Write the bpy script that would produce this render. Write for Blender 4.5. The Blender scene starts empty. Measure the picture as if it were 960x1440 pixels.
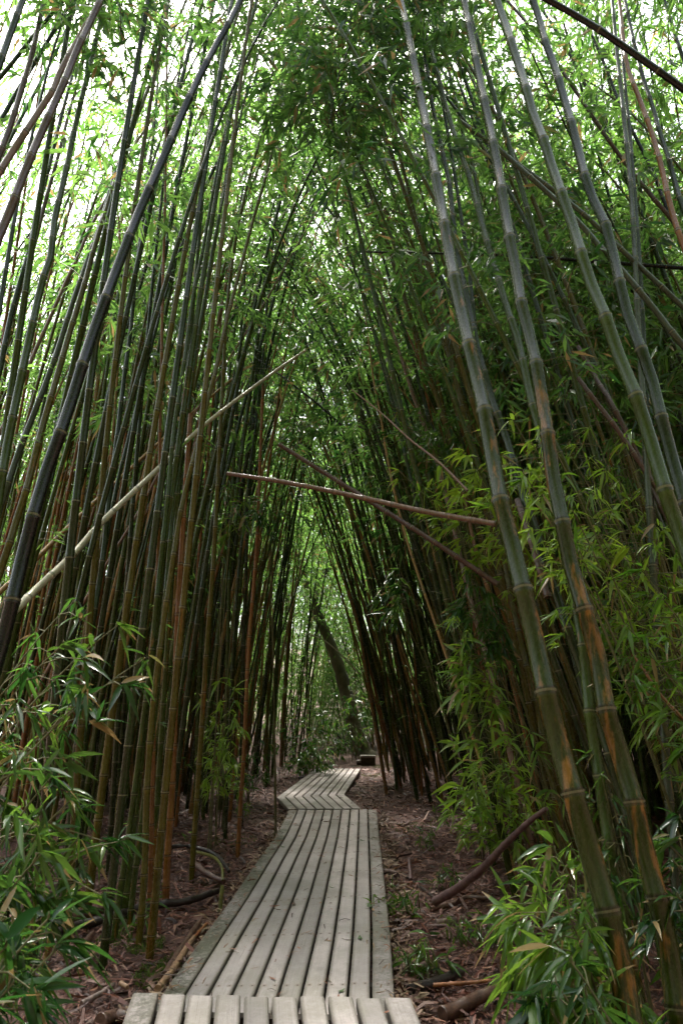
import bpy, math, random
import numpy as np
from mathutils import Vector

R = math.radians
random.seed(11)
rng = np.random.default_rng(11)
scene = bpy.context.scene
COL = scene.collection

# ------------------------------------------------------------------ camera
PITCH = R(15.4)
CAM = np.array([0.0, 0.0, 1.72])
cam = bpy.data.cameras.new('camera')
cam.sensor_fit = 'VERTICAL'; cam.sensor_height = 36.0; cam.lens = 24.0
cam.clip_start = 0.05; cam.clip_end = 600
cam.dof.use_dof = True; cam.dof.focus_distance = 9.0; cam.dof.aperture_fstop = 5.6
camo = bpy.data.objects.new('camera', cam); COL.objects.link(camo)
camo.location = CAM; camo.rotation_euler = (R(90) + PITCH, 0, 0)
scene.camera = camo

# ------------------------------------------------------------------ sky, sun, exposure
SUN_EL, SUN_AZ = R(62), R(-22)          # azimuth from +Y (ahead) towards +X
w = bpy.data.worlds.new('World'); scene.world = w; w.use_nodes = True
nt = w.node_tree
sky = nt.nodes.new('ShaderNodeTexSky'); sky.sky_type = 'NISHITA'; sky.sun_disc = False
sky.sun_elevation = SUN_EL; sky.sun_rotation = SUN_AZ
sky.air_density = 1.0; sky.dust_density = 5.0; sky.ozone_density = 1.0
hsv = nt.nodes.new('ShaderNodeHueSaturation'); hsv.inputs['Saturation'].default_value = 0.6
bg = nt.nodes['Background']; bg.inputs['Strength'].default_value = 0.10
nt.links.new(sky.outputs['Color'], hsv.inputs['Color'])
nt.links.new(hsv.outputs['Color'], bg.inputs['Color'])
sl = bpy.data.lights.new('sun', 'SUN'); sl.energy = 5.0; sl.angle = R(7); sl.color = (1, .96, .88)
so = bpy.data.objects.new('sun', sl); COL.objects.link(so)
sd = Vector((math.sin(SUN_AZ) * math.cos(SUN_EL), math.cos(SUN_AZ) * math.cos(SUN_EL), math.sin(SUN_EL)))
so.rotation_euler = sd.to_track_quat('Z', 'Y').to_euler(); so.location = (0, 0, 40)
vs = scene.view_settings
vs.view_transform = 'Standard'; vs.look = 'None'; vs.gamma = 1; vs.use_curve_mapping = False
vs.exposure = 2.88
cy = scene.cycles
cy.max_bounces = 7; cy.diffuse_bounces = 4; cy.glossy_bounces = 2; cy.transmission_bounces = 4
cy.transparent_max_bounces = 4; cy.sample_clamp_indirect = 6; cy.caustics_reflective = False; cy.caustics_refractive = False

# ------------------------------------------------------------------ helpers
F = 960.0
def ray(px, py):
    u, v = (px - 480) / F, (720 - py) / F
    return np.array([u, math.cos(PITCH) - v * math.sin(PITCH), math.sin(PITCH) + v * math.cos(PITCH)])
def at_y(px, py, Y):
    d = ray(px, py); return CAM + d * (Y / d[1])
def at_z(px, py, z=0.0):
    d = ray(px, py); return CAM + d * ((z - CAM[2]) / d[2])
def at_plane(px, py, Y0, k):            # the upright leaning plane y = Y0 + k z
    d = ray(px, py); return CAM + d * ((Y0 + k * CAM[2]) / (d[1] - k * d[2]))

def terrain(x, y):
    x = np.asarray(x, float); y = np.asarray(y, float)
    z = .035 * np.sin(1.7 * x + .6 * y) + .03 * np.sin(2.3 * y - 1.1 * x) + .02 * np.sin(4.1 * x + 3.3 * y)
    side = np.clip(np.abs(x + .2) - 1.1, 0, None)
    z = z * np.clip(side * 1.2, 0.15, 1) - .02 + .02 * side
    r = np.hypot(x, y)
    shade_hill = np.clip(x - 8.5, 0, 60) * .55 + np.clip(-x - 13, 0, 60) * .25 + np.clip(-y - 5, 0, 60) * .5  # slopes invented at the sides and behind to block low sky light
    return np.minimum(z + shade_hill + np.clip(r - 30, 0, 30) * .2, 22)

def tag(o, label=None, cat=None, group=None, kind=None):
    if label: o['label'] = label
    if cat: o['category'] = cat
    if group: o['group'] = group
    if kind: o['kind'] = kind
    return o
def empty(name, loc):
    o = bpy.data.objects.new(name, None); COL.objects.link(o); o.location = loc; o.empty_display_size = .2
    return o
def link(name, me, parent=None, color=None):
    o = bpy.data.objects.new(name, me); COL.objects.link(o)
    if parent is not None: o.parent = parent
    if color is not None: o.color = color
    return o

class MB:
    """numpy mesh collector: verts, quads (tri = repeated last index handled apart), uv per corner, tint per face, material per face"""
    def __init__(s): s.v = []; s.q = []; s.uv = []; s.t = []; s.m = []; s.n = 0; s.sm = []
    def add(s, v, q, uv=None, tint=None, mat=0, smooth=True):
        v = np.asarray(v, float).reshape(-1, 3); q = np.asarray(q, int).reshape(-1, 4)
        s.v.append(v); s.q.append(q + s.n); s.n += len(v); k = len(q)
        s.uv.append(np.zeros((k, 4, 2)) if uv is None else np.asarray(uv, float).reshape(k, 4, 2))
        if tint is None: t = np.full((k, 3), .5)
        else:
            t = np.asarray(tint, float)
            if t.ndim == 0: t = np.full((k, 3), float(t))
            elif t.ndim == 1 and len(t) == k and k != 3: t = np.repeat(t[:, None], 3, 1)
            elif t.ndim == 1: t = np.tile(t, (k, 1))
        s.t.append(t); s.m.append(np.full(k, mat)); s.sm.append(np.full(k, smooth))
    def arrays(s):
        return [np.concatenate(a) for a in (s.v, s.q, s.uv, s.t, s.m, s.sm)]
    def mesh(s, name, mats):
        return mesh_np(name, mats, *s.arrays())

def mesh_np(name, mats, v, q, uv, t, m, sm):
    me = bpy.data.meshes.new(name)
    nq = len(q)
    me.vertices.add(len(v)); me.vertices.foreach_set('co', v.astype(np.float32).ravel())
    me.loops.add(nq * 4); me.loops.foreach_set('vertex_index', q.astype(np.int32).ravel())
    me.polygons.add(nq)
    me.polygons.foreach_set('loop_start', np.arange(0, nq * 4, 4, dtype=np.int32))
    try: me.polygons.foreach_set('loop_total', np.full(nq, 4, dtype=np.int32))
    except Exception: pass
    me.polygons.foreach_set('material_index', m.astype(np.int32))
    me.polygons.foreach_set('use_smooth', sm.astype(bool))
    ul = me.uv_layers.new(name='UVMap'); ul.data.foreach_set('uv', uv.astype(np.float32).ravel())
    at = me.attributes.new('tint', 'FLOAT_COLOR', 'FACE')
    at.data.foreach_set('color', np.concatenate([t, np.ones((nq, 1))], 1).astype(np.float32).ravel())
    for mm in mats: me.materials.append(mm)
    me.update(calc_edges=True)
    return me

def box_q():
    return np.array([[0, 1, 3, 2], [4, 6, 7, 5], [0, 4, 5, 1], [2, 3, 7, 6], [0, 2, 6, 4], [1, 5, 7, 3]])

def frames(P):
    T = np.gradient(P, axis=0); T /= np.linalg.norm(T, axis=1)[:, None] + 1e-9
    ref = np.array([0., 1, 0]) if abs(T[:, 1]).max() < .9 else np.array([1., 0, 0])
    A = np.cross(T, ref); A /= np.linalg.norm(A, axis=1)[:, None] + 1e-9
    B = np.cross(T, A)
    return T, A, B

def tube(mb, P, r, sides=8, vv=None, tint=None, mat=0, caps=True):
    P = np.asarray(P, float); n = len(P); r = np.broadcast_to(np.asarray(r, float), (n,))
    T, A, B = frames(P)
    a = np.linspace(0, 2 * np.pi, sides, endpoint=False)
    ring = (np.cos(a)[None, :, None] * A[:, None, :] + np.sin(a)[None, :, None] * B[:, None, :]) * r[:, None, None] + P[:, None, :]
    i = np.arange(n - 1)[:, None]; j = np.arange(sides)[None, :]
    q = np.stack([i * sides + j, i * sides + (j + 1) % sides, (i + 1) * sides + (j + 1) % sides, (i + 1) * sides + j], -1).reshape(-1, 4)
    if vv is None: vv = np.linspace(0, 1, n)
    u0 = np.broadcast_to(j / sides, (n - 1, sides)); u1 = np.broadcast_to((j + 1) / sides, (n - 1, sides))
    v0 = np.broadcast_to(np.asarray(vv)[:-1, None], (n - 1, sides)); v1 = np.broadcast_to(np.asarray(vv)[1:, None], (n - 1, sides))
    uv = np.stack([np.stack([u0, v0], -1), np.stack([u1, v0], -1), np.stack([u1, v1], -1), np.stack([u0, v1], -1)], -2)
    mb.add(ring.reshape(-1, 3), q, uv, tint, mat)
    if caps:
        for e, k in ((0, 0), (n - 1, 1)):
            vs_ = np.concatenate([ring[e], P[e][None]])
            qq = [[j_, (j_ + 1) % sides, sides, sides] for j_ in range(0, sides)]
            # build the cap of quads: pair up sectors
            qq = [[sides, j_, (j_ + 1) % sides, (j_ + 2) % sides] for j_ in range(0, sides - 1, 2)]
            mb.add(vs_, qq, np.full((len(qq), 4, 2), .5), tint, mat, smooth=False)

def catmull(P, m=6):
    P = np.asarray(P, float)
    Q = np.concatenate([[2 * P[0] - P[1]], P, [2 * P[-1] - P[-2]]])
    out = []
    for i in range(1, len(Q) - 2):
        p0, p1, p2, p3 = Q[i - 1], Q[i], Q[i + 1], Q[i + 2]
        for k in range(m):
            t = k / m
            out.append(.5 * (2 * p1 + (p2 - p0) * t + (2 * p0 - 5 * p1 + 4 * p2 - p3) * t * t + (3 * p1 - p0 - 3 * p2 + p3) * t ** 3))
    out.append(P[-1]); return np.array(out)
def arclen(P):
    return np.concatenate([[0], np.cumsum(np.linalg.norm(np.diff(P, axis=0), axis=1))])
def resample(P, s):
    L = arclen(P); return np.stack([np.interp(s, L, P[:, k]) for k in range(3)], 1)

def culm_mesh(mb, P, d0, taper=.72, length=None, sides=10, inter=.3, tint=None, mat=0, rnd=None, detail=True):
    """jointed culm along P: swollen node rings, slight change of direction at nodes"""
    rnd = rnd or random
    L = arclen(P)[-1]; Lt = length or L
    s = 0.0; S = []; Rr = []; V = []; node = 0
    seg = inter * .55
    def rad(x): return max(.004, d0 / 2 * (1 - taper * (x / Lt) ** 1.25))
    while s < L:
        r = rad(s); h = min(.012 + r * .12, seg * .2)
        if detail:
            for ds, f in ((-h * 1.3, 1.0), (-h * .4, 1.13), (h * .05, 1.04), (h * .45, 1.16), (h * 1.5, .99)):
                if 0 <= s + ds <= L: S.append(s + ds); Rr.append(r * f); V.append(node + ds / max(seg, .05))
            S.append(min(L, s + seg * .5)); Rr.append(rad(s + seg * .5) * .985); V.append(node + .5)
        else:
            for ds, f in ((-h, .99), (0, 1.12), (h, .99)):
                if 0 <= s + ds <= L: S.append(s + ds); Rr.append(r * f); V.append(node + ds / max(seg, .05))
        s += seg; node += 1
        seg = inter * (.6 + .5 * min(1, s / 2.5)) * rnd.uniform(.9, 1.1)
    o = np.argsort(S); S = np.array(S)[o]; Rr = np.array(Rr)[o]; V = np.array(V)[o]
    keep = np.concatenate([[True], np.diff(S) > 1e-4]); S, Rr, V = S[keep], Rr[keep], V[keep]
    tube(mb, resample(P, S), Rr, sides, V, tint, mat)

def norm(a): return a / (np.linalg.norm(a, axis=-1, keepdims=True) + 1e-9)

def leaves_far(mb, P, D, L, W, tint, mat=0):
    """one folded quad per leaf"""
    n = len(P); D = norm(D)
    rn = rng.normal(size=(n, 3)); S = norm(np.cross(D, rn)); N = np.cross(D, S)
    L = L[:, None]; W = W[:, None]
    droop = np.array([0, 0, -1.]) * L * .12
    m = P + D * L * .38
    v = np.stack([P, m + S * W / 2 + N * W * .12, P + D * L + droop, m - S * W / 2 + N * W * .12], 1).reshape(-1, 3)
    q = np.arange(n * 4).reshape(n, 4)
    mb.add(v, q, None, tint, mat, smooth=False)

def leaves_near(mb, P, D, L, W, tint, mat=0, flat=.7):
    """lance-shaped leaf of 2 x 4 faces with a midrib fold, drooping to the tip"""
    n = len(P); D = norm(D)
    up = np.array([0, 0, 1.]) * flat + rng.normal(size=(n, 3)) * .45
    S = norm(np.cross(D, up)); N = np.cross(S, D)
    N = np.where(N[:, 2:3] < 0, -N, N)
    sag = rng.uniform(.05, .55, n)
    ts = [0, .16, .42, .72, 1.0]; ws = [.10, .80, 1.0, .62, .02]
    rows = []
    for t, wv in zip(ts, ws):
        c = P + D * (L * t)[:, None] + np.array([0, 0, -1.]) * (L * sag * t * t)[:, None]
        h = (W * wv / 2)[:, None]
        rows += [c + S * h + N * h * .35, c, c - S * h + N * h * .35]
    v = np.stack(rows, 1).reshape(-1, 3)
    base = (np.arange(n) * 15)[:, None, None]
    q = []
    for k in range(4):
        a = k * 3
        q += [[a, a + 1, a + 4, a + 3], [a + 1, a + 2, a + 5, a + 4]]
    q = (np.array(q)[None] + base).reshape(-1, 4)
    t = np.asarray(tint)
    t = np.repeat(t, 8, axis=0)
    if t.ndim == 2:                                   # some leaves have dried tips
        dry = np.repeat(rng.random(n) < .16, 8) & (np.tile(np.arange(8), n) >= 6); t[dry, 1] = 1.0
    mb.add(v, q, None, t, mat)

# ------------------------------------------------------------------ materials
def new_mat(name):
    m = bpy.data.materials.new(name); m.use_nodes = True
    t = m.node_tree; return m, t, t.nodes, t.nodes['Principled BSDF']
def N(nodes, typ, **kw):
    n = nodes.new(typ)
    for k, v in kw.items(): setattr(n, k, v)
    return n
def math_n(t, op, a, b=None, c=None, clamp=False):
    n = t.nodes.new('ShaderNodeMath'); n.operation = op; n.use_clamp = clamp
    for i, x in enumerate((a, b, c)):
        if x is None: continue
        if isinstance(x, (int, float)): n.inputs[i].default_value = x
        else: t.links.new(x, n.inputs[i])
    return n.outputs[0]
def mix_c(t, fac, a, b, mode='MIX'):
    n = t.nodes.new('ShaderNodeMix'); n.data_type = 'RGBA'; n.blend_type = mode
    for i, x in ((0, fac), (6, a), (7, b)):
        if isinstance(x, (int, float)): n.inputs[i].default_value = x
        elif isinstance(x, tuple): n.inputs[i].default_value = (*x, 1) if len(x) == 3 else x
        else: t.links.new(x, n.inputs[i])
    return n.outputs[2]
def noise(t, vec, scale, detail=3, rough=.55):
    n = t.nodes.new('ShaderNodeTexNoise'); n.inputs['Scale'].default_value = scale
    n.inputs['Detail'].default_value = detail; n.inputs['Roughness'].default_value = rough
    t.links.new(vec, n.inputs['Vector']); return n.outputs['Fac']
def maprange(t, x, a, b, c=0., d=1.):
    n = t.nodes.new('ShaderNodeMapRange'); n.interpolation_type = 'SMOOTHSTEP'
    for i, vv in enumerate((a, b, c, d)): n.inputs[i + 1].default_value = vv
    t.links.new(x, n.inputs[0]); return n.outputs[0]
def mapping(t, vec, scale, loc=None):
    n = t.nodes.new('ShaderNodeMapping'); n.inputs['Scale'].default_value = scale
    t.links.new(vec, n.inputs['Vector'])
    if loc is not None: t.links.new(loc, n.inputs['Location'])
    return n.outputs['Vector']

def culm_material(name, use_tint=False):
    m, t, nd, b = new_mat(name)
    tc = N(nd, 'ShaderNodeTexCoord'); oi = N(nd, 'ShaderNodeObjectInfo')
    off = t.nodes.new('ShaderNodeCombineXYZ'); t.links.new(math_n(t, 'MULTIPLY', oi.outputs['Random'], 37.), off.inputs[2])
    t.links.new(math_n(t, 'MULTIPLY', oi.outputs['Random'], 11.), off.inputs[0])
    if use_tint:
        a = N(nd, 'ShaderNodeAttribute', attribute_name='tint'); base = a.outputs['Color']; patch = None
    else:
        base = oi.outputs['Color']; patch = oi.outputs['Alpha']
    streak = noise(t, mapping(t, tc.outputs['Object'], (30, 30, 1.3), off.outputs[0]), 1.0, 3)
    blot = noise(t, mapping(t, tc.outputs['Object'], (11, 11, .8), off.outputs[0]), 1.0, 4, .6)
    fine = noise(t, mapping(t, tc.outputs['Object'], (60, 60, 22), off.outputs[0]), 1.0, 3, .7)
    c = mix_c(t, 1.0, base, mix_c(t, streak, (.55, .6, .6), (1.45, 1.35, 1.2)), 'MULTIPLY')
    if patch is not None:
        sz = N(nd, 'ShaderNodeSeparateXYZ'); t.links.new(tc.outputs['Object'], sz.inputs[0])
        low = maprange(t, sz.outputs[2], 1.5, 6.0, 0., -.10)
        th = maprange(t, math_n(t, 'ADD', math_n(t, 'ADD', low, math_n(t, 'MULTIPLY', math_n(t, 'SUBTRACT', streak, .5), .30)), math_n(t, 'ADD', math_n(t, 'MULTIPLY', math_n(t, 'SUBTRACT', fine, .5), .16), math_n(t, 'ADD', blot, math_n(t, 'MULTIPLY', math_n(t, 'SUBTRACT', patch, .5), .36)))), .55, .66)
        c = mix_c(t, th, c, mix_c(t, streak, (.08, .036, .010), (.25, .12, .022)))
    lich = maprange(t, fine, .60, .72)
    lich = math_n(t, 'MULTIPLY', lich, maprange(t, blot, .35, .6))
    c = mix_c(t, math_n(t, 'MULTIPLY', lich, .4), c, mix_c(t, 1.0, c, (2.2, 2.0, 2.2), 'MULTIPLY'))
    # joints: pale bloom under the ring, dark line at it
    sx = N(nd, 'ShaderNodeSeparateXYZ'); t.links.new(tc.outputs['UV'], sx.inputs[0])
    fr = math_n(t, 'FRACT', sx.outputs[1])
    bloom = maprange(t, fr, .86, .98)
    c = mix_c(t, math_n(t, 'MULTIPLY', bloom, .30), c, mix_c(t, 1.0, c, (2.4, 2.3, 2.4), 'MULTIPLY'))
    ringd = math_n(t, 'ADD', math_n(t, 'MULTIPLY', math_n(t, 'GREATER_THAN', fr, .022), math_n(t, 'LESS_THAN', fr, .05)), math_n(t, 'GREATER_THAN', fr, .972), clamp=True)
    c = mix_c(t, math_n(t, 'MULTIPLY', ringd, .6), c, (.022, .018, .012))
    c = mix_c(t, math_n(t, 'MULTIPLY', math_n(t, 'LESS_THAN', fr, .022), .55), c, (.26, .25, .16))
    t.links.new(c, b.inputs['Base Color'])
    t.links.new(maprange(t, fine, .2, .8, .18, .36), b.inputs['Roughness'])
    b.inputs['Specular IOR Level'].default_value = .36
    bp = N(nd, 'ShaderNodeBump'); bp.inputs['Strength'].default_value = .12; bp.inputs['Distance'].default_value = .01
    t.links.new(streak, bp.inputs['Height']); t.links.new(bp.outputs[0], b.inputs['Normal'])
    return m

def leaf_material(name, dark, light, trans_d, trans_l, tfac, rough=.36, obj=True):
    m, t, nd, b = new_mat(name)
    a = N(nd, 'ShaderNodeAttribute', attribute_name='tint')
    sx = N(nd, 'ShaderNodeSeparateColor'); t.links.new(a.outputs['Color'], sx.inputs[0])
    f = sx.outputs[0]
    if obj:
        oi = N(nd, 'ShaderNodeObjectInfo')
        f = math_n(t, 'ADD', f, math_n(t, 'MULTIPLY', math_n(t, 'SUBTRACT', oi.outputs['Random'], .5), .35), clamp=True)
    c = mix_c(t, f, dark, light); tcol = mix_c(t, f, trans_d, trans_l)
    dead = maprange(t, sx.outputs[1], .93, .95)       # a few dry straw leaves
    c = mix_c(t, dead, c, (.34, .24, .11)); tcol = mix_c(t, dead, tcol, (.30, .20, .08))
    t.links.new(c, b.inputs['Base Color']); b.inputs['Roughness'].default_value = rough
    b.inputs['Specular IOR Level'].default_value = .5
    tr = N(nd, 'ShaderNodeBsdfTranslucent'); t.links.new(tcol, tr.inputs['Color'])
    mx = N(nd, 'ShaderNodeMixShader'); mx.inputs[0].default_value = tfac
    t.links.new(b.outputs[0], mx.inputs[1]); t.links.new(tr.outputs[0], mx.inputs[2])
    t.links.new(mx.outputs[0], nd['Material Output'].inputs['Surface'])
    return m

M_CULM = culm_material('bamboo_culm')
M_CULM_MASS = culm_material('bamboo_culm_mass', True)
M_LEAF = leaf_material('bamboo_leaf', (.014, .044, .014), (.052, .110, .024), (.045, .15, .025), (.31, .57, .10), .48)
M_LEAF_NEAR = leaf_material('bamboo_leaf_near', (.014, .048, .014), (.08, .16, .024), (.05, .17, .025), (.34, .56, .06), .40, .24)

M_LEAF_LIT = leaf_material('lit_bamboo_leaf', (.07, .15, .018), (.22, .34, .03), (.16, .38, .03), (.50, .70, .06), .48, .35)  # yellow-green leaves, colour brightened to stand in for light falling on them

def simple_mat(name, c1, c2, scale=(8, 8, 8), rough=.7, bump=.3, tint=False):
    m, t, nd, b = new_mat(name)
    tc = N(nd, 'ShaderNodeTexCoord')
    n1 = noise(t, mapping(t, tc.outputs['Object'], scale), 1.0, 5, .65)
    c = mix_c(t, maprange(t, n1, .3, .7), c1, c2)
    if tint:
        a = N(nd, 'ShaderNodeAttribute', attribute_name='tint'); c = mix_c(t, 1.0, c, a.outputs['Color'], 'MULTIPLY')
    t.links.new(c, b.inputs['Base Color']); b.inputs['Roughness'].default_value = rough
    bp = N(nd, 'ShaderNodeBump'); bp.inputs['Strength'].default_value = bump; bp.inputs['Distance'].default_value = .02
    t.links.new(n1, bp.inputs['Height']); t.links.new(bp.outputs[0], b.inputs['Normal'])
    return m
M_TWIG = simple_mat('twig_bark', (.06, .07, .02), (.16, .14, .06), (20, 20, 20))
M_STICK = simple_mat('dead_bamboo', (.55, .5, .48), (1.3, 1.2, 1.1), (25, 25, 25), .42, .3, True)
M_BARK = simple_mat('tree_bark', (.05, .045, .03), (.13, .11, .07), (6, 6, 2), .9, .8)
M_MOSS = leaf_material('moss_green', (.05, .09, .015), (.13, .19, .03), (.08, .14, .02), (.2, .28, .04), .3, .7)

def litter_material():
    m, t, nd, b = new_mat('leaf_litter')
    a = N(nd, 'ShaderNodeAttribute', attribute_name='tint')
    t.links.new(a.outputs['Color'], b.inputs['Base Color']); b.inputs['Roughness'].default_value = .55
    return m
M_LITTER = litter_material()

def ground_material():
    m, t, nd, b = new_mat('forest_floor')
    tc = N(nd, 'ShaderNodeTexCoord'); v = tc.outputs['Object']
    n1 = noise(t, v, 1.1, 5, .6); n2 = noise(t, v, 14, 6, .7); n3 = noise(t, v, 55, 3, .7)
    c = mix_c(t, maprange(t, n2, .3, .7), (.03, .012, .009), (.11, .048, .034))
    c = mix_c(t, maprange(t, n3, .55, .75), c, (.22, .14, .10))
    c = mix_c(t, math_n(t, 'MULTIPLY', maprange(t, n1, .58, .72), .6), c, (.05, .06, .018))
    t.links.new(c, b.inputs['Base Color']); b.inputs['Roughness'].default_value = .85
    bp = N(nd, 'ShaderNodeBump'); bp.inputs['Strength'].default_value = .8; bp.inputs['Distance'].default_value = .03
    t.links.new(n2, bp.inputs['Height']); t.links.new(bp.outputs[0], b.inputs['Normal'])
    return m
M_GROUND = ground_material()

def deck_material():
    m, t, nd, b = new_mat('weathered_deck')
    tc = N(nd, 'ShaderNodeTexCoord'); v = tc.outputs['Object']; uv = tc.outputs['UV']
    a = N(nd, 'ShaderNodeAttribute', attribute_name='tint')
    sx = N(nd, 'ShaderNodeSeparateColor'); t.links.new(a.outputs['Color'], sx.inputs[0])
    grain = noise(t, mapping(t, uv, (70, 1.6, 1)), 1.0, 4, .65)
    blot = noise(t, v, 2.3, 4, .6); fine = noise(t, v, 38, 3, .7); spk = noise(t, v, 120, 2, .6)
    c = mix_c(t, grain, (.37, .318, .315), (.60, .525, .522))
    c = mix_c(t, 1.0, c, mix_c(t, sx.outputs[0], (.66, .66, .65), (1.14, 1.12, 1.1)), 'MULTIPLY')
    c = mix_c(t, math_n(t, 'MULTIPLY', maprange(t, blot, .42, .68), .45), c, (.27, .25, .19))
    c = mix_c(t, math_n(t, 'MULTIPLY', maprange(t, spk, .62, .72), .55), c, (.13, .10, .08))
    # moss and dirt grow on the outer boards: tint G says how much
    ux = N(nd, 'ShaderNodeSeparateXYZ'); t.links.new(uv, ux.inputs[0])
    mo = math_n(t, 'MULTIPLY', sx.outputs[1], maprange(t, math_n(t, 'ADD', fine, math_n(t, 'MULTIPLY', blot, .8)), .62, 1.05))
    c = mix_c(t, math_n(t, 'MULTIPLY', mo, 1.0, clamp=True), c, (.045, .05, .02))
    lu = math_n(t, 'FRACT', ux.outputs[0])
    ed = math_n(t, 'MINIMUM', math_n(t, 'SUBTRACT', lu, .06), math_n(t, 'SUBTRACT', .20, lu))
    edge = math_n(t, 'MULTIPLY', maprange(t, math_n(t, 'ADD', ed, math_n(t, 'MULTIPLY', math_n(t, 'SUBTRACT', fine, .5), .03)), .0, .022, 1., 0.), .6)
    c = mix_c(t, edge, c, (.12, .10, .075))
    nu = math_n(t, 'ABSOLUTE', math_n(t, 'SUBTRACT', math_n(t, 'ABSOLUTE', math_n(t, 'SUBTRACT', lu, .13)), .042))
    nv = math_n(t, 'ABSOLUTE', math_n(t, 'SUBTRACT', math_n(t, 'MODULO', ux.outputs[1], .9), .45))
    nr = math_n(t, 'SQRT', math_n(t, 'ADD', math_n(t, 'MULTIPLY', nu, nu), math_n(t, 'MULTIPLY', nv, nv)))
    c = mix_c(t, maprange(t, nr, .006, .030, .45, 0.), c, (.16, .09, .055))
    c = mix_c(t, math_n(t, 'LESS_THAN', nr, .0065), c, (.03, .022, .018))
    crack = maprange(t, noise(t, mapping(t, uv, (160, .8, 1)), 1.0, 2, .5), .68, .71)
    c = mix_c(t, math_n(t, 'MULTIPLY', crack, .6), c, (.09, .075, .06))
    st = math_n(t, 'MULTIPLY', maprange(t, noise(t, v, 1.3, 2, .5), .64, .72), .4)
    c = mix_c(t, st, c, (.22, .10, .06))
    t.links.new(c, b.inputs['Base Color'])
    t.links.new(maprange(t, blot, .3, .7, .45, .75), b.inputs['Roughness'])
    bp = N(nd, 'ShaderNodeBump'); bp.inputs['Strength'].default_value = .35; bp.inputs['Distance'].default_value = .01
    t.links.new(math_n(t, 'ADD', grain, math_n(t, 'MULTIPLY', spk, .4)), bp.inputs['Height']); t.links.new(bp.outputs[0], b.inputs['Normal'])
    return m
M_DECK = deck_material()
M_JOIST = simple_mat('joist_timber', (.03, .024, .018), (.09, .07, .05), (10, 3, 10), .8)

# ------------------------------------------------------------------ ground
xs = np.concatenate([np.linspace(-150, -14, 18), np.linspace(-13.6, 13.6, 130), np.linspace(14, 150, 18)])
ys = np.concatenate([np.linspace(-60, -3, 10), np.linspace(-2.5, 26, 150), np.linspace(27, 160, 22)])
X, Y = np.meshgrid(xs, ys)
Z = terrain(X, Y)
nx, ny = len(xs), len(ys)
i, j = np.meshgrid(np.arange(ny - 1), np.arange(nx - 1), indexing='ij')
q = np.stack([i * nx + j, i * nx + j + 1, (i + 1) * nx + j + 1, (i + 1) * nx + j], -1).reshape(-1, 4)
mb = MB(); mb.add(np.stack([X, Y, Z], -1).reshape(-1, 3), q)
tag(link('ground', mb.mesh('ground', [M_GROUND])), 'reddish brown forest floor under the bamboo', 'ground', kind='structure')

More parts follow.
